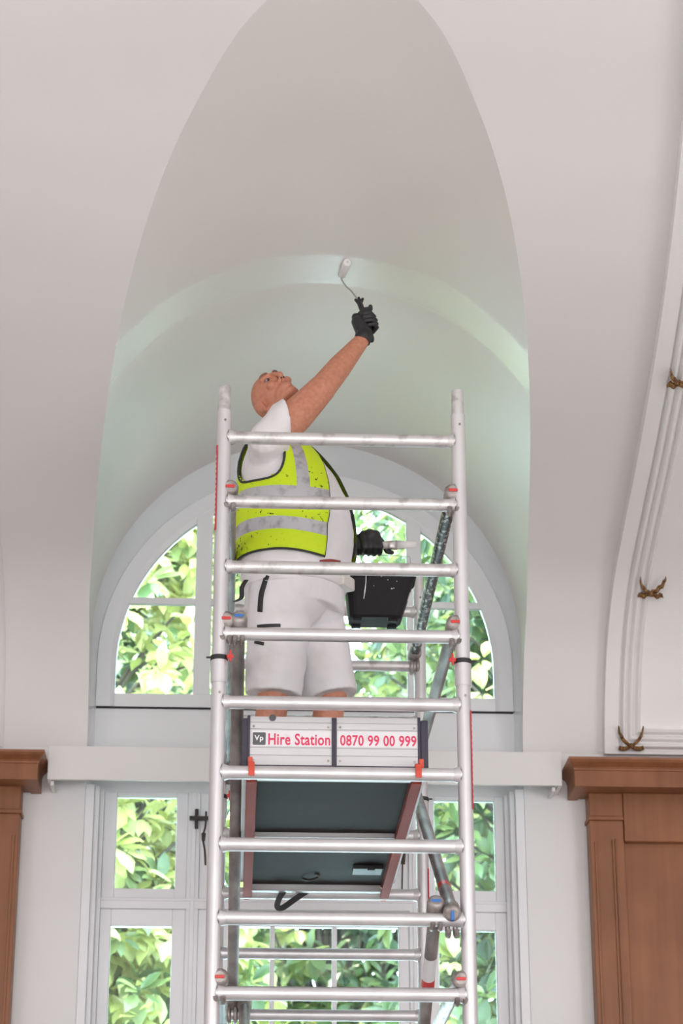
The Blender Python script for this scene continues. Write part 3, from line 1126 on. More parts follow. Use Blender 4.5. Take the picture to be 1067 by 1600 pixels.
for x0, lab in ((DX0 - .016, 'dark narrow toe board along the left side of the platform'), (DX1 + .004, 'dark narrow toe board along the right side of the platform')):
    m = MB().box((x0, TB + .008, BZ0), (x0 + .020, TY + TL - .06, BZ1 - .012))
    sb = thing('toe_board', (x0 + .01, TY + TL / 2, BZ0), lab, 'toe board')
    m.build('board', M['board'], sb, bevel=.002)
    MB().box((x0 - .003, TB - .002, BZ0), (x0 + .022, TB + .010, BZ1 - .008)).build('end_cap', M['board_edge'], sb, bevel=.002)


def lettering(text, x0, x1, z0, z1, y, material, parent, name='lettering', weight=.02):
    cu = bpy.data.curves.new(name, 'FONT')
    cu.body = text
    cu.size = 1.0
    cu.offset = weight
    cu.resolution_u = 4
    cu.space_character = 1.06
    tmp = bpy.data.objects.new(name, cu)
    COL.objects.link(tmp)
    dg = bpy.context.evaluated_depsgraph_get()
    dg.update()
    me = bpy.data.meshes.new_from_object(tmp.evaluated_get(dg))
    bpy.data.objects.remove(tmp)
    xs = [v.co.x for v in me.vertices]; ys = [v.co.y for v in me.vertices]
    ax, bx_, ay, by_ = min(xs), max(xs), min(ys), max(ys)
    mb = MB()
    vs = [(x0 + (v.co.x - ax) / (bx_ - ax) * (x1 - x0), y, z0 + (v.co.y - ay) / (by_ - ay) * (z1 - z0)) for v in me.vertices]
    mb.add(vs, [tuple(p.vertices) for p in me.polygons])
    o = mb.build(name, material, parent, recalc=False)
    sol = o.modifiers.new('thickness', 'SOLIDIFY'); sol.thickness = .0006; sol.offset = 0
    return o


lettering('Hire Station', .103, .3175, 3.8685, 3.9105, TB - .0018, M['text_red'], sides[0])
lettering('0870 99 00 999', .352, .617, 3.8685, 3.9075, TB - .0018, M['text_red'], sides[1])
bd = MB()
pl = []
for cx_, cz_, a0 in ((.090, 3.909, 0), (.053, 3.909, 90), (.053, 3.872, 180), (.090, 3.872, 270)):
    for k in range(5):
        a = math.radians(a0 + 22.5 * k)
        pl.append((cx_ + .004 * math.cos(a), TB - .0018, cz_ + .004 * math.sin(a)))
bd.prism(pl, (0, .0008, 0)); bd.build('badge', M['logo'], sides[0])
lettering('Vp', .055, .086, 3.878, 3.903, TB - .0022, M['text_white'], sides[0], 'badge_lettering', .02)

# ------------------------------------------------------------------ the painter
ANG = math.radians(30)
FV = Vector((math.cos(ANG), -math.sin(ANG), 0))
LV = Vector((math.sin(ANG), math.cos(ANG), 0))
UV = Vector((0, 0, 1))
MB0 = Vector((.205, 8.35, DZ))                    # point on the deck under the pelvis


def loc(f, l, h):
    return MB0 + FV * f + LV * l + UV * h


person = thing('person', MB0, 'bald painter in a yellow hi-vis vest and white shorts reaching up to roll the ceiling', 'person')
RSH = at(430, 678, 8.17); RSH2 = RSH
REL = at(503, 607, 8.20)
RWR = at(566, 531, 8.31)
LSH = loc(-.03, .185, 1.44)
LEL = loc(-.03, .285, 1.15)
LWR = at(556, 853, 8.47)

# head frame
HN = Vector((.035, -.797, .604)).normalized()
HU = Vector((-.62, .45, .645)); HU = (HU - HN * HU.dot(HN)).normalized()
HL = HU.cross(HN).normalized()
HC = at(429, 620, 8.33)


def hd(n, l, u):
    return HC + HN * n + HL * l + HU * u


HA = (HN, HL, HU)
b = MB()
# head
b.ell(hd(-.012, 0, .022), HA, (.095, .076, .088), 28, 18)
b.ell(hd(.018, 0, -.005), HA, (.070, .066, .085), 24, 16)
b.ell(hd(.030, 0, -.065), HA, (.058, .052, .046), 20, 14)
b.ell(hd(.070, 0, -.098), HA, (.022, .026, .017), 14, 10)
b.cap(hd(-.02, -.054, -.050), hd(.060, -.022, -.095), .022, .016)
b.cap(hd(-.02, .054, -.050), hd(.060, .022, -.095), .022, .016)
for sg in (-1, 1):
    b.ell(hd(.070, sg * .038, -.022), HA, (.020, .022, .018), 14, 10)        # cheeks
    b.cap(hd(.084, sg * .014, .036), hd(.070, sg * .046, .036), .009, .008)  # brow ridge
    b.ell(hd(-.014, sg * .080, -.016), (HN, HL, HU), (.021, .010, .033), 14, 10)  # ears
    b.ell(hd(-.026, sg * .086, -.006), (HN, HL, HU), (.013, .008, .024), 12, 8)
    b.ell(hd(.090, sg * .0115, -.036), HA, (.011, .009, .008), 12, 8)        # nostril wings
b.cap(hd(.087, 0, .030), hd(.112, 0, -.024), .008, .0115)                    # nose
b.ell(hd(.108, 0, -.031), HA, (.012, .012, .010), 12, 8)
b.ell(hd(.082, 0, -.064), HA, (.016, .026, .018), 16, 10)                    # mouth mound
# neck
NB = loc(-.075, 0, 1.50)
b.cap(hd(-.035, 0, -.06), NB, .060, .066)
# trunk
for h, f, d, w in ((.86, .0, .13, .17), (.98, .01, .165, .175), (1.10, .015, .185, .18), (1.22, .0, .175, .18), (1.33, -.02, .155, .18), (1.42, -.045, .115, .165)):
    b.ell(loc(f, 0, h), (FV, LV, UV), (d, w, .12), 24, 14)
b.cap(loc(-.06, -.10, 1.44), at(420, 686, 8.17), .07, .072)
b.cap(loc(-.06, .08, 1.45), LSH, .065, .068)
# right arm up
b.cap(at(424, 684, 8.17), at(462, 650, 8.18), .072, .068); b.cap(at(462, 650, 8.18), REL, .068, .056)
b.cap(REL, at(530, 574, 8.25), .054, .049); b.cap(at(530, 574, 8.25), at(557, 542, 8.30), .049, .036); b.cap(at(557, 542, 8.30), RWR, .036, .031)
# left arm
b.cap(LSH, LEL, .062, .048); b.cap(LEL, LWR, .047, .031)
# hands inside the gloves
b.ell(RWR + Vector((0, .012, .025)), (Vector((1, 0, 0)), Vector((0, 1, 0)), UV), (.022, .014, .030), 14, 10)
b.ell(LWR + Vector((.045, 0, 0)), (Vector((1, 0, 0)), Vector((0, 1, 0)), UV), (.042, .018, .030), 14, 10)
# legs
HIP = {-1: loc(0, -.095, .90), 1: loc(0, .095, .90)}
KNEE = {-1: at(428, 1083, 8.28), 1: at(516, 1086, 8.43)}
ANK = {}
for sg in (-1, 1):
    k = KNEE[sg]
    ANK[sg] = Vector((k.x - .01, k.y + .03, DZ + .10))
    b.cap(HIP[sg], k, .098, .064)
    b.cap(k, k.lerp(ANK[sg], .35) + Vector((-.012, .01, 0)), .060, .059); b.cap(k.lerp(ANK[sg], .35) + Vector((-.012, .01, 0)), ANK[sg], .058, .037)
    b.cap(ANK[sg] + Vector((-.03, 0, -.06)), ANK[sg] + FV * .13 + Vector((0, 0, -.07)), .030, .026)
body = b.build('body', [M['skin'], M['lip']], person, recalc=False)
fuse(body, .0042, 5, .5)
pw = world_of(body)
for p in body.data.polygons:
    q = Vector(p.center) + pw - HC
    n_, l_, u_ = q.dot(HN), q.dot(HL), q.dot(HU)
    if n_ > .075 and abs(l_) < .026 and abs(u_ + .066 + .10 * l_ * l_ / .026) < .0085 - .18 * abs(l_):
        p.material_index = 1

# face details
for sg in (-1, 1):
    e = MB().ell(hd(.0755, sg * .031, .012), HA, (.0105, .0130, .0070), 16, 10)
    eo = e.build('eye', M['eye'], person)
    MB().ell(hd(.0800, sg * .031, .0110), HA, (.0068, .0082, .0068), 12, 8).build('iris', M['iris'], eo)
    lid = MB().tube([hd(.078 - .010 * abs(t) ** 2, sg * (.031 + .016 * t), .0205 - .007 * t * t) for t in (-1, -.6, -.2, .2, .6, 1)], [.001, .0024, .003, .003, .0024, .001], 8)
    lid.build('eyelid', M['brow'], eo)
    br = MB().tube([hd(.0925 - .012 * t * t - .005 * t, sg * (.014 + .036 * t), .0385 + .008 * math.sin(t * 2.4)) for t in (0, .2, .4, .6, .8, 1)], [.003, .0045, .0045, .004, .003, .001], 8)
    br.build('eyebrow', M['brow'], person)
ms = MB().tube([hd(.0965 - .012 * t * t, .021 * t, -.066 - .002 * t * t) for t in (-1, -.5, 0, .5, 1)], [.0006, .0014, .0016, .0014, .0006], 8)
ms.build('mouth_line', M['iris'], person)
for sg in (-1, 1):
    MB().ell(hd(.105, sg * .0065, -.0405), HA, (.004, .0035, .003), 10, 6).build('nostril', M['iris'], person)

# torso sections: height, centre forward, half depth, half width
SEC = [(.88, .000, .188, .190), (.95, .004, .200, .196), (1.03, .006, .212, .202), (1.12, .006, .214, .204), (1.20, .000, .208, .203), (1.28, -.010, .196, .200),
       (1.36, -.026, .176, .195), (1.42, -.042, .152, .186), (1.47, -.055, .126, .168), (1.51, -.066, .100, .138), (1.54, -.074, .082, .104), (1.565, -.080, .070, .078)]


def section(h):
    for a, c_ in zip(SEC, SEC[1:]):
        if a[0] <= h <= c_[0]:
            t = (h - a[0]) / (c_[0] - a[0])
            return [a[i] + (c_[i] - a[i]) * t for i in (1, 2, 3)]
    return SEC[-1][1:] if h > SEC[-1][0] else SEC[0][1:]


def torso(phi, h, off=0):
    f, d, w_ = section(h)
    cs, sn = math.cos(phi), math.sin(phi)
    e = .88
    cs2 = math.copysign(abs(cs) ** e, cs); sn2 = math.copysign(abs(sn) ** e, sn)
    return loc(f + (d + off) * cs2, (w_ + off) * sn2, h)


# T-shirt
t = MB()
rows = []
hs = [.885 + .02 * i for i in range(34)] + [1.565]
hs = [h for h in hs if h <= 1.565]
for h in hs:
    rows.append([torso(2 * PI * k / 48, h, .004) for k in range(48)])
t.grid(rows, 0, closed=True)
for r_, rev in ((0, True), (len(rows) - 1, False)):
    ids = [r_ * 48 + k for k in range(48)]
    t.f.append(list(reversed(ids)) if rev else ids); t.m.append(0); t.s.append(True)
SHO = at(419, 690, 8.175)
t.cap(loc(-.06, -.09, 1.40), SHO, .090, .080)
t.cap(loc(-.065, -.06, 1.48), SHO + Vector((.014, .015, .025)), .062, .062)
t.cap(loc(-.06, .10, 1.43), LSH, .078, .082)
rows = []
for c_, nrm, rr in ((SHO, Vector((.62, .02, .78)), .080), (SHO + Vector((.03, 0, .03)), Vector((.75, .02, .6)), .086), (at(439, 665, 8.172), Vector((.88, .05, .40)), .088), (at(448, 656.5, 8.175), Vector((.97, .05, .20)), .089)):
    a_, b_ = frame_of(nrm, Vector((0, 1, 0)))
    rows.append([c_ + (a_ * math.cos(2 * PI * k / 28) + b_ * math.sin(2 * PI * k / 28)) * rr for k in range(28)])
nb = len(t.v)
t.grid(rows, 0, closed=True)
t.f += [[nb + k for k in reversed(range(28))], [nb + 84 + k for k in range(28)]]; t.m += [0, 0]; t.s += [True, True]
t.tube([LSH, LSH.lerp(LEL, .35), LSH.lerp(LEL, .62)], [.082, .078, .080], 24)
shirt = t.build('t_shirt', [M['shirt']], person, recalc=False)
fuse(shirt, .006, 6, .5, folds(.012, .09))

# hi-vis vest: open shell with arm holes and reflective bands
nph = 132
hv = [1.022 + .0133 * i for i in range(40)]
hv = [h for h in hv if h <= 1.553]


def open_edge(h):
    for (h0, a0), (h1, a1) in zip(((.9, 31), (1.15, 31), (1.30, 20), (1.42, 9), (1.7, 9)), ((1.15, 31), (1.30, 20), (1.42, 9), (1.7, 9), (2, 9))):
        if h <= h1:
            return math.radians(a0 + (a1 - a0) * (h - h0) / (h1 - h0))


def phis(h):
    lim = open_edge(h)
    return [lim + (2 * PI - 2 * lim) * k / nph for k in range(nph + 1)]


def armhole(phi, h):
    pd = math.degrees(phi) % 360
    for c0 in (258, 102):
        dx = (pd - c0) / 42.0
        if abs(dx) < 1:
            bottom = 1.302 + .10 * abs(dx) ** 4 + .02 * dx * dx
            top = 1.60
            if bottom < h < top and not (h > 1.50 and abs(dx) > .75):
                return True
    return False


REFPH = phis(1.33)


def band(i, k):
    h = (hv[i] + hv[min(i + 1, len(hv) - 1)]) / 2
    pd = math.degrees(REFPH[k]) % 360
    if 1.100 < h < 1.154 or 1.222 < h < 1.276:
        return 1
    if h > 1.27 and (301 < pd < 317 or 43 < pd < 59):
        return 1
    return 0


def vest_pt(phi, h):
    fr = .5 + .5 * math.cos(phi)                       # 1 at the front, 0 at the back
    hh = h - (.012 + .045 * fr) * max(0, min(1, (1.36 - h) / .14))
    pp = torso(phi, hh, .016)
    return pp + UV * (.006 * math.sin(3 * phi + 6 * h))


rows = [[vest_pt(p, h) for p in phis(h)] for h in hv]
v = MB()
v.grid(rows, 0, matf=band, skip=lambda i, k: armhole((phis(hv[i])[k] + phis(hv[i])[k + 1]) / 2, (hv[i] + hv[i + 1]) / 2))
vest = v.build('hi_vis_vest', [M['vest'], M['reflective']], person, recalc=False)
vest['label'] = 'yellow hi-vis vest with grey reflective bands, spattered with paint'
sol = vest.modifiers.new('thickness', 'SOLIDIFY'); sol.thickness = .004; sol.offset = 0
# dark binding along hem, front edges and arm holes
bd = MB()
bd.tube([vest_pt(p, hv[0]) for p in phis(hv[0])], .0045, 8)
for k in (0, nph):
    bd.tube([vest_pt(phis(h)[k], h) for h in hv], .0025, 8)
for c0 in (258, 102):
    loop = []
    for j in range(41):
        dx = -1 + 2 * j / 40
        bot = 1.302 + .10 * abs(dx) ** 4 + .02 * dx * dx
        loop.append((math.radians(c0 + 42 * dx * .985), bot - .004))
    up0 = [(loop[0][0], 1.435 + .02 * i) for i in range(4, -1, -1)]
    up1 = [(loop[-1][0], 1.435 + .02 * i) for i in range(5)]
    bd.tube([vest_pt(a, h) for a, h in up0 + loop + up1], .0055, 8)
bd.build('binding', M['trim_dark'], vest)

# shorts
t = MB()
rows = []
for i in range(12):
    h = .80 + .145 * i / 11
    rows.append([torso(2 * PI * k / 40, max(.88, h), -.002) + UV * min(0, h - .88) for k in range(40)])
t.grid(rows, 0, closed=True)
t.f.append(list(reversed(range(40)))); t.m.append(0); t.s.append(True)
t.f.append([11 * 40 + k for k in range(40)]); t.m.append(0); t.s.append(True)
for sg in (-1, 1):
    k = KNEE[sg]
    t.cap(loc(.02, sg * .07, .84), HIP[sg] + Vector((0, 0, -.10)), .142, .128)
    end = k + Vector((.004 * sg, 0, -.012))
    mid = HIP[sg].lerp(k, .5)
    t.tube([HIP[sg] + Vector((0, 0, -.03)), mid, end], [.130, .118, .108], 32)
shorts = t.build('shorts', [M['shorts']], person, recalc=False)
fuse(shorts, .0065, 6, .5, folds(.014, .11))


def drape(parent, meshobj, pts, width, material, name, thick=.003, catm=True):
    """a narrow strip of trim laid on a garment"""
    me = meshobj.data
    o_ = world_of(meshobj)
    tree = BVHTree.FromPolygons([v.co + o_ for v in me.vertices], [tuple(p.vertices) for p in me.polygons])
    camp = Vector((0, 0, CAMZ))
    lc_ = catmull(pts, 4) if catm and len(pts) > 2 else [tuple(Vector(pts[0]).lerp(Vector(pts[1]), i / 6)) for i in range(7)]
    rows_ = []
    for i, (x, y) in enumerate(lc_):
        x1, y1 = lc_[min(i + 1, len(lc_) - 1)]; x0, y0 = lc_[max(i - 1, 0)]
        dx, dy = x1 - x0, y1 - y0
        L_ = math.hypot(dx, dy) or 1
        nx, ny = -dy / L_, dx / L_
        row = []
        for e in (-1, -.33, .33, 1):
            d_ = pix_ray(x + nx * width * .5 * e, y + ny * width * .5 * e).normalized()
            hit = tree.ray_cast(camp, d_)
            pnt = hit[0] if hit[0] is not None else camp + d_ * (8.2 / d_.y)
            row.append(pnt - d_ * thick)
        rows_.append(row)
    ob = MB().grid(rows_, 0).build(name, material, parent, recalc=False)
    so = ob.modifiers.new('thickness', 'SOLIDIFY'); so.thickness = thick * 1.6; so.offset = 0
    return ob


drape(shorts, shorts, [(417, 899), (413, 912), (408, 930), (406, 956)], 7, M['black'], 'pocket_zip')
drape(shorts, shorts, [(402, 979), (420, 977.5), (438, 977)], 5, M['black'], 'pocket_flap')
drape(shorts, shorts, [(398, 1003), (412, 1006)], 5, M['black'], 'pocket_flap')
drape(person, shirt, [(500, 878), (516, 876.5), (531, 879)], 6, M['beam'], 'waistband')
m = MB()
ln = catmull([tuple(at(385, 906, 8.22)), tuple(at(378, 918, 8.215)), tuple(at(377, 934, 8.21)), tuple(at(367, 940, 8.205))], 6)
rows = [[Vector(p) + Vector((-.009, 0, 0)), Vector(p) + Vector((0, -.003, 0)), Vector(p) + Vector((.009, 0, 0)), Vector(p) + Vector((0, .004, 0))] for p in ln]
m.grid(rows, 0, closed=True).build('hammer_loop', M['black'], shorts)
m = MB()
tail = at(538, 908, 8.30)
m.obox(tail + Vector((0, 0, -.005)), (FV, LV, UV), (.022, .05, .026))
pc = m.build('tool_pouch', [M['brush_handle']], shorts, bevel=.008)

# boots
for sg in (-1, 1):
    a = ANK[sg]
    m = MB()
    m.cap(a + Vector((-.025, .005, -.05)), a + FV * .145 + Vector((0, 0, -.062)), .046, .042)
    m.cap(a + Vector((-.02, .005, -.05)), a + Vector((-.01, 0, .06)), .050, .050)
    m.ell(a + FV * .06 + Vector((0, 0, -.082)), (FV, LV, UV), (.150, .050, .018))
    bo = m.build('boot', [M['boot']], person, recalc=False)
    fuse(bo, .006, 4, .5)
    zmin = min(v.co.z for v in bo.data.vertices) + world_of(bo).z
    for v_ in bo.data.vertices:
        if v_.co.z + world_of(bo).z < DZ + .0015:
            v_.co.z = DZ + .0015 - world_of(bo).z
    MB().tube([a + Vector((-.01, 0, .04)), a.lerp(KNEE[sg], .3)], [.051, .052], 20).build('sock', M['sock'], person)


def fist(name, O, A, B, C, wrist, parent, hr=.015, thumb_up=True, cuff=.036):
    """gloved fist closed round a handle. O: point on the handle axis at the middle of the palm, A: along the handle towards the
    thumb side, B: from palm to handle, C: the way the fingers point before they curl"""
    g = MB()
    A, B, C = A.normalized(), B.normalized(), C.normalized()
    P0 = O - B * (hr + .016)
    # palm slab
    for a_ in (-.030, -.010, .010, .030):
        g.cap(P0 + A * a_ * .85 - C * .032, P0 + A * a_ + C * .030, .0165, .0145, 12)
    g.cap(P0 + A * .024 - C * .030, P0 + A * .030 + B * .012 - C * .006, .0185, .016, 12)
    lens = [.92, 1.0, .96, .80]
    for j in range(4):
        a_ = .031 - .0215 * j
        r = [.0108, .0112, .0106, .0096][j]
        K = P0 + A * a_ + C * .034
        rr = hr + r + .0005
        ctr = O + A * a_
        th = [math.radians(x) for x in (-8 * j / 4 - 5, 55, 120, 178)]
        pts_ = [K]
        for t_ in th:
            pts_.append(ctr + C * (rr * math.cos(t_) * 1.25 * lens[j] + .010) + B * (rr * math.sin(t_) * 1.05 + .0))
        for q0, q1, k_ in zip(pts_, pts_[1:], range(4)):
            g.cap(q0, q1, r * (1 - .05 * k_), r * (.95 - .05 * k_), 10)
    # thumb leaves the side of the palm near its base and lies over the fingers
    T0 = P0 + A * .030 - C * .020 + B * .006
    T1 = O + A * .052 - C * .012 + B * .008
    T2 = O + A * (.064 if thumb_up else .046) + C * .012 + B * (hr + .008)
    T3 = O + A * (.082 if thumb_up else .034) + C * .018 + B * (hr + .010)
    g.cap(T0, T1, .0150, .0125, 10); g.cap(T1, T2, .0122, .0108, 10); g.cap(T2, T3, .0108, .0092, 10)
    # wrist and cuff
    g.cap(P0 - C * .028, wrist, .0260, .032, 14)
    gl = g.build(name, [M['glove']], parent, recalc=False)
    fuse(gl, .0028, 2, .5)
    return gl


# right glove round the roller handle
HA0 = at(580, 530, 8.33); HA1 = at(562, 474, 8.395)
Aax = (HA1 - HA0).normalized()
Hc = at(573, 503, 8.36)
wr_in = at(569, 527, 8.315)
Cax = (Hc - wr_in); Cax = (Cax - Aax * Cax.dot(Aax) * .0).normalized()
# the hand points the way of the forearm; handle crosses the palm obliquely
Bax = Vector((.72, -.50, .1)); Bax = (Bax - Aax * Bax.dot(Aax)).normalized()
Cf = Vector((.50, .62, .35)); Cf = (Cf - Aax * Cf.dot(Aax)); Cf = (Cf - Bax * Cf.dot(Bax)).normalized()
gr = fist('glove', Hc + Bax * .004, Aax, Bax, Cf, at(570, 524, 8.31), person)
cf = MB().tube([at(569, 521, 8.31), at(567, 529, 8.307), at(565.5, 533, 8.305)], [.0345, .0345, .034], 24, caps=False)
co = cf.build('glove_cuff', M['glove'], person)
so = co.modifiers.new('thickness', 'SOLIDIFY'); so.thickness = .004

# left glove round the brush handle
BH0 = at(548, 853, 8.455); BH1 = at(652, 851, 8.455)
Ab = (BH1 - BH0).normalized()
Bb = Vector((0, -.35, -.94)); Bb = (Bb - Ab * Bb.dot(Ab)).normalized()
Cb = Ab.cross(Bb)
if Cb.y > 0:
    Cb = -Cb
Hb = at(579, 852.5, 8.455)
MB().tube([at(574, 853, 8.462), at(566, 853, 8.465), at(546, 853.5, 8.47)], [.036, .037, .037], 20).build('glove_cuff', M['glove'], person)
gl = fist('glove', Hb, Ab, Vector((0, .75, -.30)), Vector((.15, -.30, -.95)), LWR + Vector((-.005, .01, .01)), person, hr=.012, thumb_up=True)

# ------------------------------------------------------------------ paint roller
rol = thing('paint_roller', at(541, 420, 8.45), 'small white paint roller touching the wet band of the curved ceiling', 'paint roller')
ZRL = 6.150 - .019
RE0 = Vector((.413, 8.385, ZRL)); RE1 = Vector((.395, 8.500, ZRL))
dv = (RE1 - RE0).normalized()
m = MB().tube([RE0 + dv * .003, RE0, RE0 + dv * .004, RE1 - dv * .004, RE1], [.008, .0145, .0165, .0165, .0145], 24)
m.build('sleeve', M['roller'], rol)
m = MB().tube([RE0 - dv * .002, RE0 + dv * .006], .0095, 18)
ec = m.build('end_cap', M['sticker'], rol)
MB().tube([RE0 - dv * .003, RE0], .0035, 10).build('axle', M['wire'], ec)
HT = HA1 + Aax * .012
wl = [tuple(RE1 - dv * .01), tuple(RE1 + dv * .010), tuple(RE1 + dv * .018 + Vector((.004, 0, -.012))), tuple(at(541, 448, 8.50)), tuple(at(549, 455, 8.46)), tuple(HT)]
m = MB().tube(catmull(wl, 8), .0036, 10); m.build('wire_frame', M['wire'], rol)
m = MB().tube([HA0 - Aax * .012, HA0, Hc, HA1, HA1 + Aax * .012], [.008, .0125, .0115, .0115, .006], 18)
for a_, l_ in ((-.9, .028), (0.1, .032), (.9, .030)):
    dd = (Aax + Vector((math.sin(a_), -.1, 0)) * .9).normalized()
    m.tube([HA1 - Aax * .01, HA1 + dd * l_ * .6, HA1 + dd * l_], [.007, .0075, .005], 10)
m.build('handle', M['black'], rol)

# ------------------------------------------------------------------ paint brush
brs = thing('paint_brush', Hb, 'paint brush with cream handle and white bristles in the lower gloved hand', 'paint brush')
m = MB().tube([BH0, BH0 + Ab * .02, BH0 + Ab * .08, BH0 + Ab * .125, BH0 + Ab * .145], [.006, .011, .0105, .014, .017], 18)
m.build('handle', M['brush_handle'], brs)


def flat_tube(p0, p1, ax, half0, half1):
    ns = 20
    a_, b_ = ax
    rows_ = []
    for p_, hf in ((p0, half0), (p1, half1)):
        rows_.append([p_ + a_ * hf[0] * math.cos(2 * PI * k / ns) + b_ * hf[1] * math.sin(2 * PI * k / ns) for k in range(ns)])
    mb = MB().grid(rows_, 0, closed=True)
    mb.f += [list(reversed(range(ns))), [ns + k for k in range(ns)]]; mb.m += [0, 0]; mb.s += [False, False]
    return mb


vz = Vector((0, 0, 1)); vy = Vector((0, 1, 0))
flat_tube(BH0 + Ab * .140, BH0 + Ab * .182, (vz, vy), (.018, .012), (.020, .011)).build('ferrule', M['ferrule'], brs)
flat_tube(BH0 + Ab * .180, BH0 + Ab * .258, (vz, vy), (.0195, .0105), (.012, .006)).build('bristles', M['bristle'], brs)

# ------------------------------------------------------------------ paint scuttle
YB0, YB1 = 8.42, 8.60
sc = thing('paint_scuttle', at(592, 968, 8.5), 'black plastic paint scuttle with white drips hanging from the lower gloved hand', 'bucket')
topz, botz = at(600, 898, 8.46).z, at(600, 966, 8.46).z
tl, tr = at(540, 900, 8.46).x, at(647, 900, 8.46).x
bl, brr = at(546, 966, 8.46).x, at(628, 966, 8.46).x


def ring(x0, x1, y0, y1, z, cr, rise=0):
    out = []
    for cx_, cy_, a0 in ((x1 - cr, y0 + cr, -90), (x1 - cr, y1 - cr, 0), (x0 + cr, y1 - cr, 90), (x0 + cr, y0 + cr, 180)):
        for k in range(5):
            a = math.radians(a0 + 22.5 * k)
            xx = cx_ + cr * math.cos(a)
            out.append(Vector((xx, cy_ + cr * math.sin(a), z + rise * (xx - x0) / (x1 - x0))))
    return out


m = MB()
rg = [ring(bl + .01, brr - .01, YB0 + .03, YB1 - .03, botz, .02), ring(bl, brr, YB0 + .02, YB1 - .02, botz + .008, .03), ring(tl, tr, YB0, YB1, topz - .012, .035), ring(tl - .006, tr + .008, YB0 - .006, YB1 + .006, topz - .010, .038),
      ring(tl - .006, tr + .008, YB0 - .006, YB1 + .006, topz, .038), ring(tl + .003, tr - .003, YB0 + .003, YB1 - .003, topz, .033), ring(bl + .004, brr - .004, YB0 + .024, YB1 - .024, botz + .012, .028)]
m.grid(rg, 0, closed=True, smooth=False)
nn = len(rg[0])
m.f += [list(reversed(range(nn))), [6 * nn + k for k in range(nn)]]; m.m += [0, 0]; m.s += [False, False]
m.build('bucket', M['bucket'], sc, recalc=True)
for x in (bl + .03, brr - .035):
    for y in (YB0 + .05, YB1 - .05):
        MB().box((x - .018, y - .012, botz - .010), (x + .018, y + .012, botz + .002)).build('foot', M['bucket'], sc, bevel=.003)
ydrip = lambda z: YB0 + .02 * (1 - (z - botz) / (topz - botz)) - .0015
m = MB()
xs = at(572, 905, YB0).x
pts_ = [(xs, ydrip(topz - .018), topz - .012), (xs - .001, ydrip(topz - .05), topz - .05), (xs - .004, ydrip(topz - .075), topz - .075), (xs - .009, ydrip(topz - .112), topz - .112)]
m.tube(pts_, [.0016, .0018, .0026, .0016], 8)
for (dx, dz, rr) in ((.085, .035, .002), (.10, .07, .0035), (.108, .068, .0025), (.06, .022, .002), (.12, .04, .002), (.03, .06, .0015)):
    zz = topz - dz
    m.ell((xs + dx, ydrip(zz), zz), (Vector((1, 0, 0)), Vector((0, 1, 0)), UV), (rr, .001, rr * .8), 10, 6)
xr = lambda z: brr + (tr - brr) * (z - botz) / (topz - botz)
m.tube([(xr(topz - .06) + .0005, YB0 + .07, topz - .06), (xr(topz - .09) + .0005, YB0 + .075, topz - .095)], .0022, 8)
m.build('paint_drips', M['paint'], sc)
ym = Hb.y + .004
zh = at(620, 869.5, ym).z
m = MB().tube([(tl + .030, ym, topz - .02), (tl + .036, ym, topz + .03), (at(562, 880, ym).x, ym, at(562, 880, ym).z), (at(566, 866, ym).x, ym, zh + .006), (at(600, 866, ym).x, ym, zh + .005), (at(640, 870, ym).x, ym, zh), (at(641, 872, ym).x, ym, zh - .006), (tr - .012, ym, topz + .01), (tr - .006, ym, topz - .02)], .0016, 8)
m.build('bail', M['wire'], sc)

# ------------------------------------------------------------------ trees outside
def leaf(mb, o, d, n, L, W, matx):
    """a folded, pointed leaf of six faces"""
    d = d.normalized()
    sd = d.cross(n)
    if sd.length < 1e-4:
        return
    sd.normalize(); n = sd.cross(d)
    prof_ = [(0, .08), (.28, .42), (.6, .5), (.86, .22)]
    vs = []
    for t_, w_ in prof_:
        dr = -.16 * t_ * t_ * L
        c_ = o + d * t_ * L + n * dr
        vs += [c_ - sd * w_ * W + n * .12 * W, c_, c_ + sd * w_ * W + n * .12 * W]
    vs.append(o + d * L - n * .2 * L)
    fs = []
    for i in range(3):
        a_ = i * 3
        fs += [(a_, a_ + 1, a_ + 4, a_ + 3), (a_ + 1, a_ + 2, a_ + 5, a_ + 4)]
    fs += [(9, 10, 12), (10, 11, 12)]
    mb.add(vs, fs, matx, True)


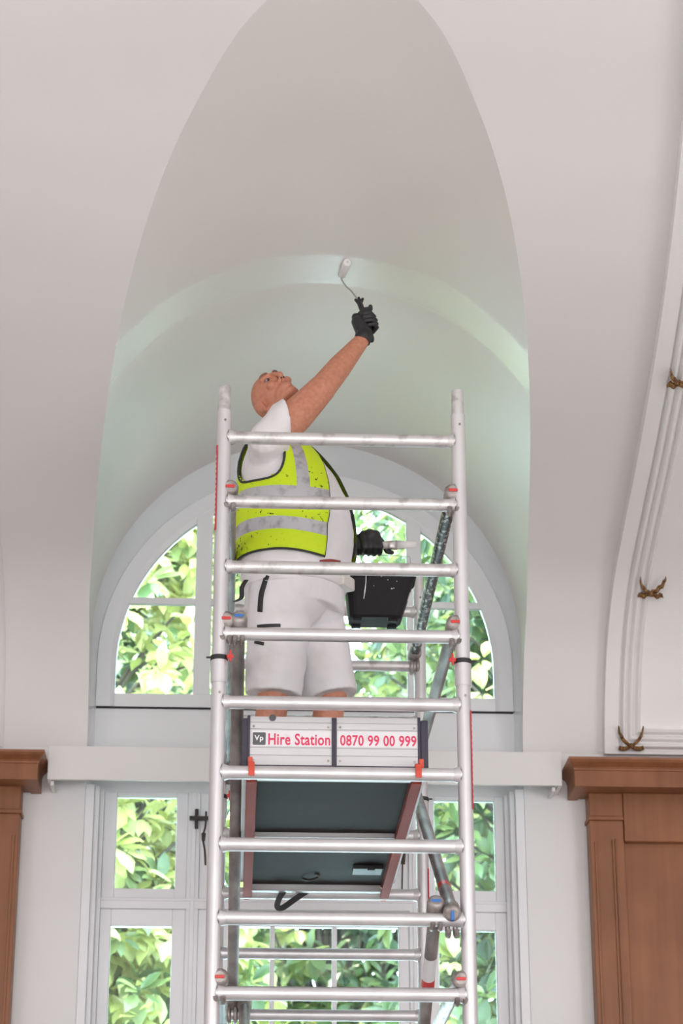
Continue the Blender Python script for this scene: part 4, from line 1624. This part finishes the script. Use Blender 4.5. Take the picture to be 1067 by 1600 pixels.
def tree(name, base, height, crown, nspray, leafL, mats, label, seed, perspray=7, lean=(0, 0)):
    """crown: list of (centre, radii); sprays of leaves at twig ends all through it"""
    rnd = random.Random(seed)
    t_ = thing(name, base, label, 'tree', 'broad-leaved trees outside the window')
    base = Vector(base)
    tr_ = MB()
    top = base + Vector((lean[0], lean[1], height))
    mid = base.lerp(top, .5) + Vector((rnd.uniform(-.2, .2), rnd.uniform(-.1, .1), 0))
    tp = catmull([tuple(base), tuple(mid), tuple(top)], 8)
    tr_.tube(tp, [.16 * (1 - .8 * i / (len(tp) - 1)) for i in range(len(tp))], 12)
    lf = MB()
    for k in range(nspray):
        c_, r_ = crown[k % len(crown)]
        while True:
            q = Vector((rnd.uniform(-1, 1), rnd.uniform(-1, 1), rnd.uniform(-1, 1)))
            if .15 < q.length < 1:
                break
        tip = Vector(c_) + Vector((q.x * r_[0], q.y * r_[1], q.z * r_[2]))
        out = Vector((q.x, q.y * .6 - .5, q.z * .3 + .1)).normalized()
        if k % 9 == 0:
            hz = max(.25, min(.98, (tip.z - base.z - rnd.uniform(.6, 1.6)) / height))
            st = Vector(tp[int(hz * (len(tp) - 1))])
            md = st.lerp(tip, .55) + Vector((0, 0, .25))
            tr_.tube(catmull([tuple(st), tuple(md), tuple(tip)], 5), [.024 - .0018 * i for i in range(11)], 6, caps=False)
        mi = 0 if rnd.random() < .6 else (1 if rnd.random() < .7 else 2)
        for j in range(perspray):
            a_ = 2 * PI * j / perspray + rnd.uniform(-.4, .4)
            u_, v_ = frame_of(out)
            d_ = (u_ * math.cos(a_) + v_ * math.sin(a_) + out * rnd.uniform(.1, .9)).normalized() + Vector((0, 0, -.25))
            L_ = leafL * rnd.uniform(.7, 1.25)
            n_ = (Vector((rnd.uniform(-.5, .5), -.45, 1)) + out * .3).normalized()
            leaf(lf, tip + d_ * .03, d_, n_, L_, L_ * rnd.uniform(.48, .62), mi)
    tr_.build('trunk', M['bark'], t_, recalc=False)
    lf.build('foliage', mats, t_, recalc=False)
    return t_


LT, MD, DK = M['leaf_light'], M['leaf_mid'], M['leaf_dark']
tree('broadleaf_tree', (-1.3, 14.2, -.05), 8.2, [((-1.05, 13.9, 5.8), (1.3, 1.2, 1.9)), ((-.95, 13.8, 7.6), (1.3, 1.1, 1.2)), ((-1.0, 13.8, 4.1), (1.25, 1.0, 1.1))], 1900, .14, [LT, MD, LT],
     'pale sunlit broad-leaved tree close behind the left panes of the window', 3)
tree('broadleaf_tree', (2.4, 14.6, -.05), 8.4, [((2.2, 14.2, 5.4), (1.45, 1.2, 1.9)), ((2.1, 14.2, 7.2), (1.4, 1.2, 1.4)), ((2.1, 14.1, 3.6), (1.4, 1.1, 1.2))], 1900, .135, [MD, DK, LT],
     'mid green broad-leaved tree behind the right panes of the window', 11)
tree('broadleaf_tree', (.6, 17.2, -.05), 9.8, [((.6, 16.9, 5.4), (2.0, 1.0, 1.9)), ((.5, 16.9, 8.2), (2.0, 1.0, 1.7)), ((.5, 16.8, 3.6), (1.9, 1.0, 1.1))], 2000, .14, [MD, LT, DK],
     'broad-leaved tree seen between the other two, behind the middle panes', 23)
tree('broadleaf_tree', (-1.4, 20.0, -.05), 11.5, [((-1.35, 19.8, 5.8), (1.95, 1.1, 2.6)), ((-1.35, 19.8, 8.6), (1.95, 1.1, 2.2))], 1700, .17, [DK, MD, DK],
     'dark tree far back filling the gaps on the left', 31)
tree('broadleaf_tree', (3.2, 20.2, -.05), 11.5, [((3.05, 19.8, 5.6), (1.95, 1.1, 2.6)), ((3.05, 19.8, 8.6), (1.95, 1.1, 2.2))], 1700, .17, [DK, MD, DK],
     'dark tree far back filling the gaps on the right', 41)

# scratch properties are not part of the scene's description
for o in bpy.data.objects:
    if '_w' in o:
        del o['_w']
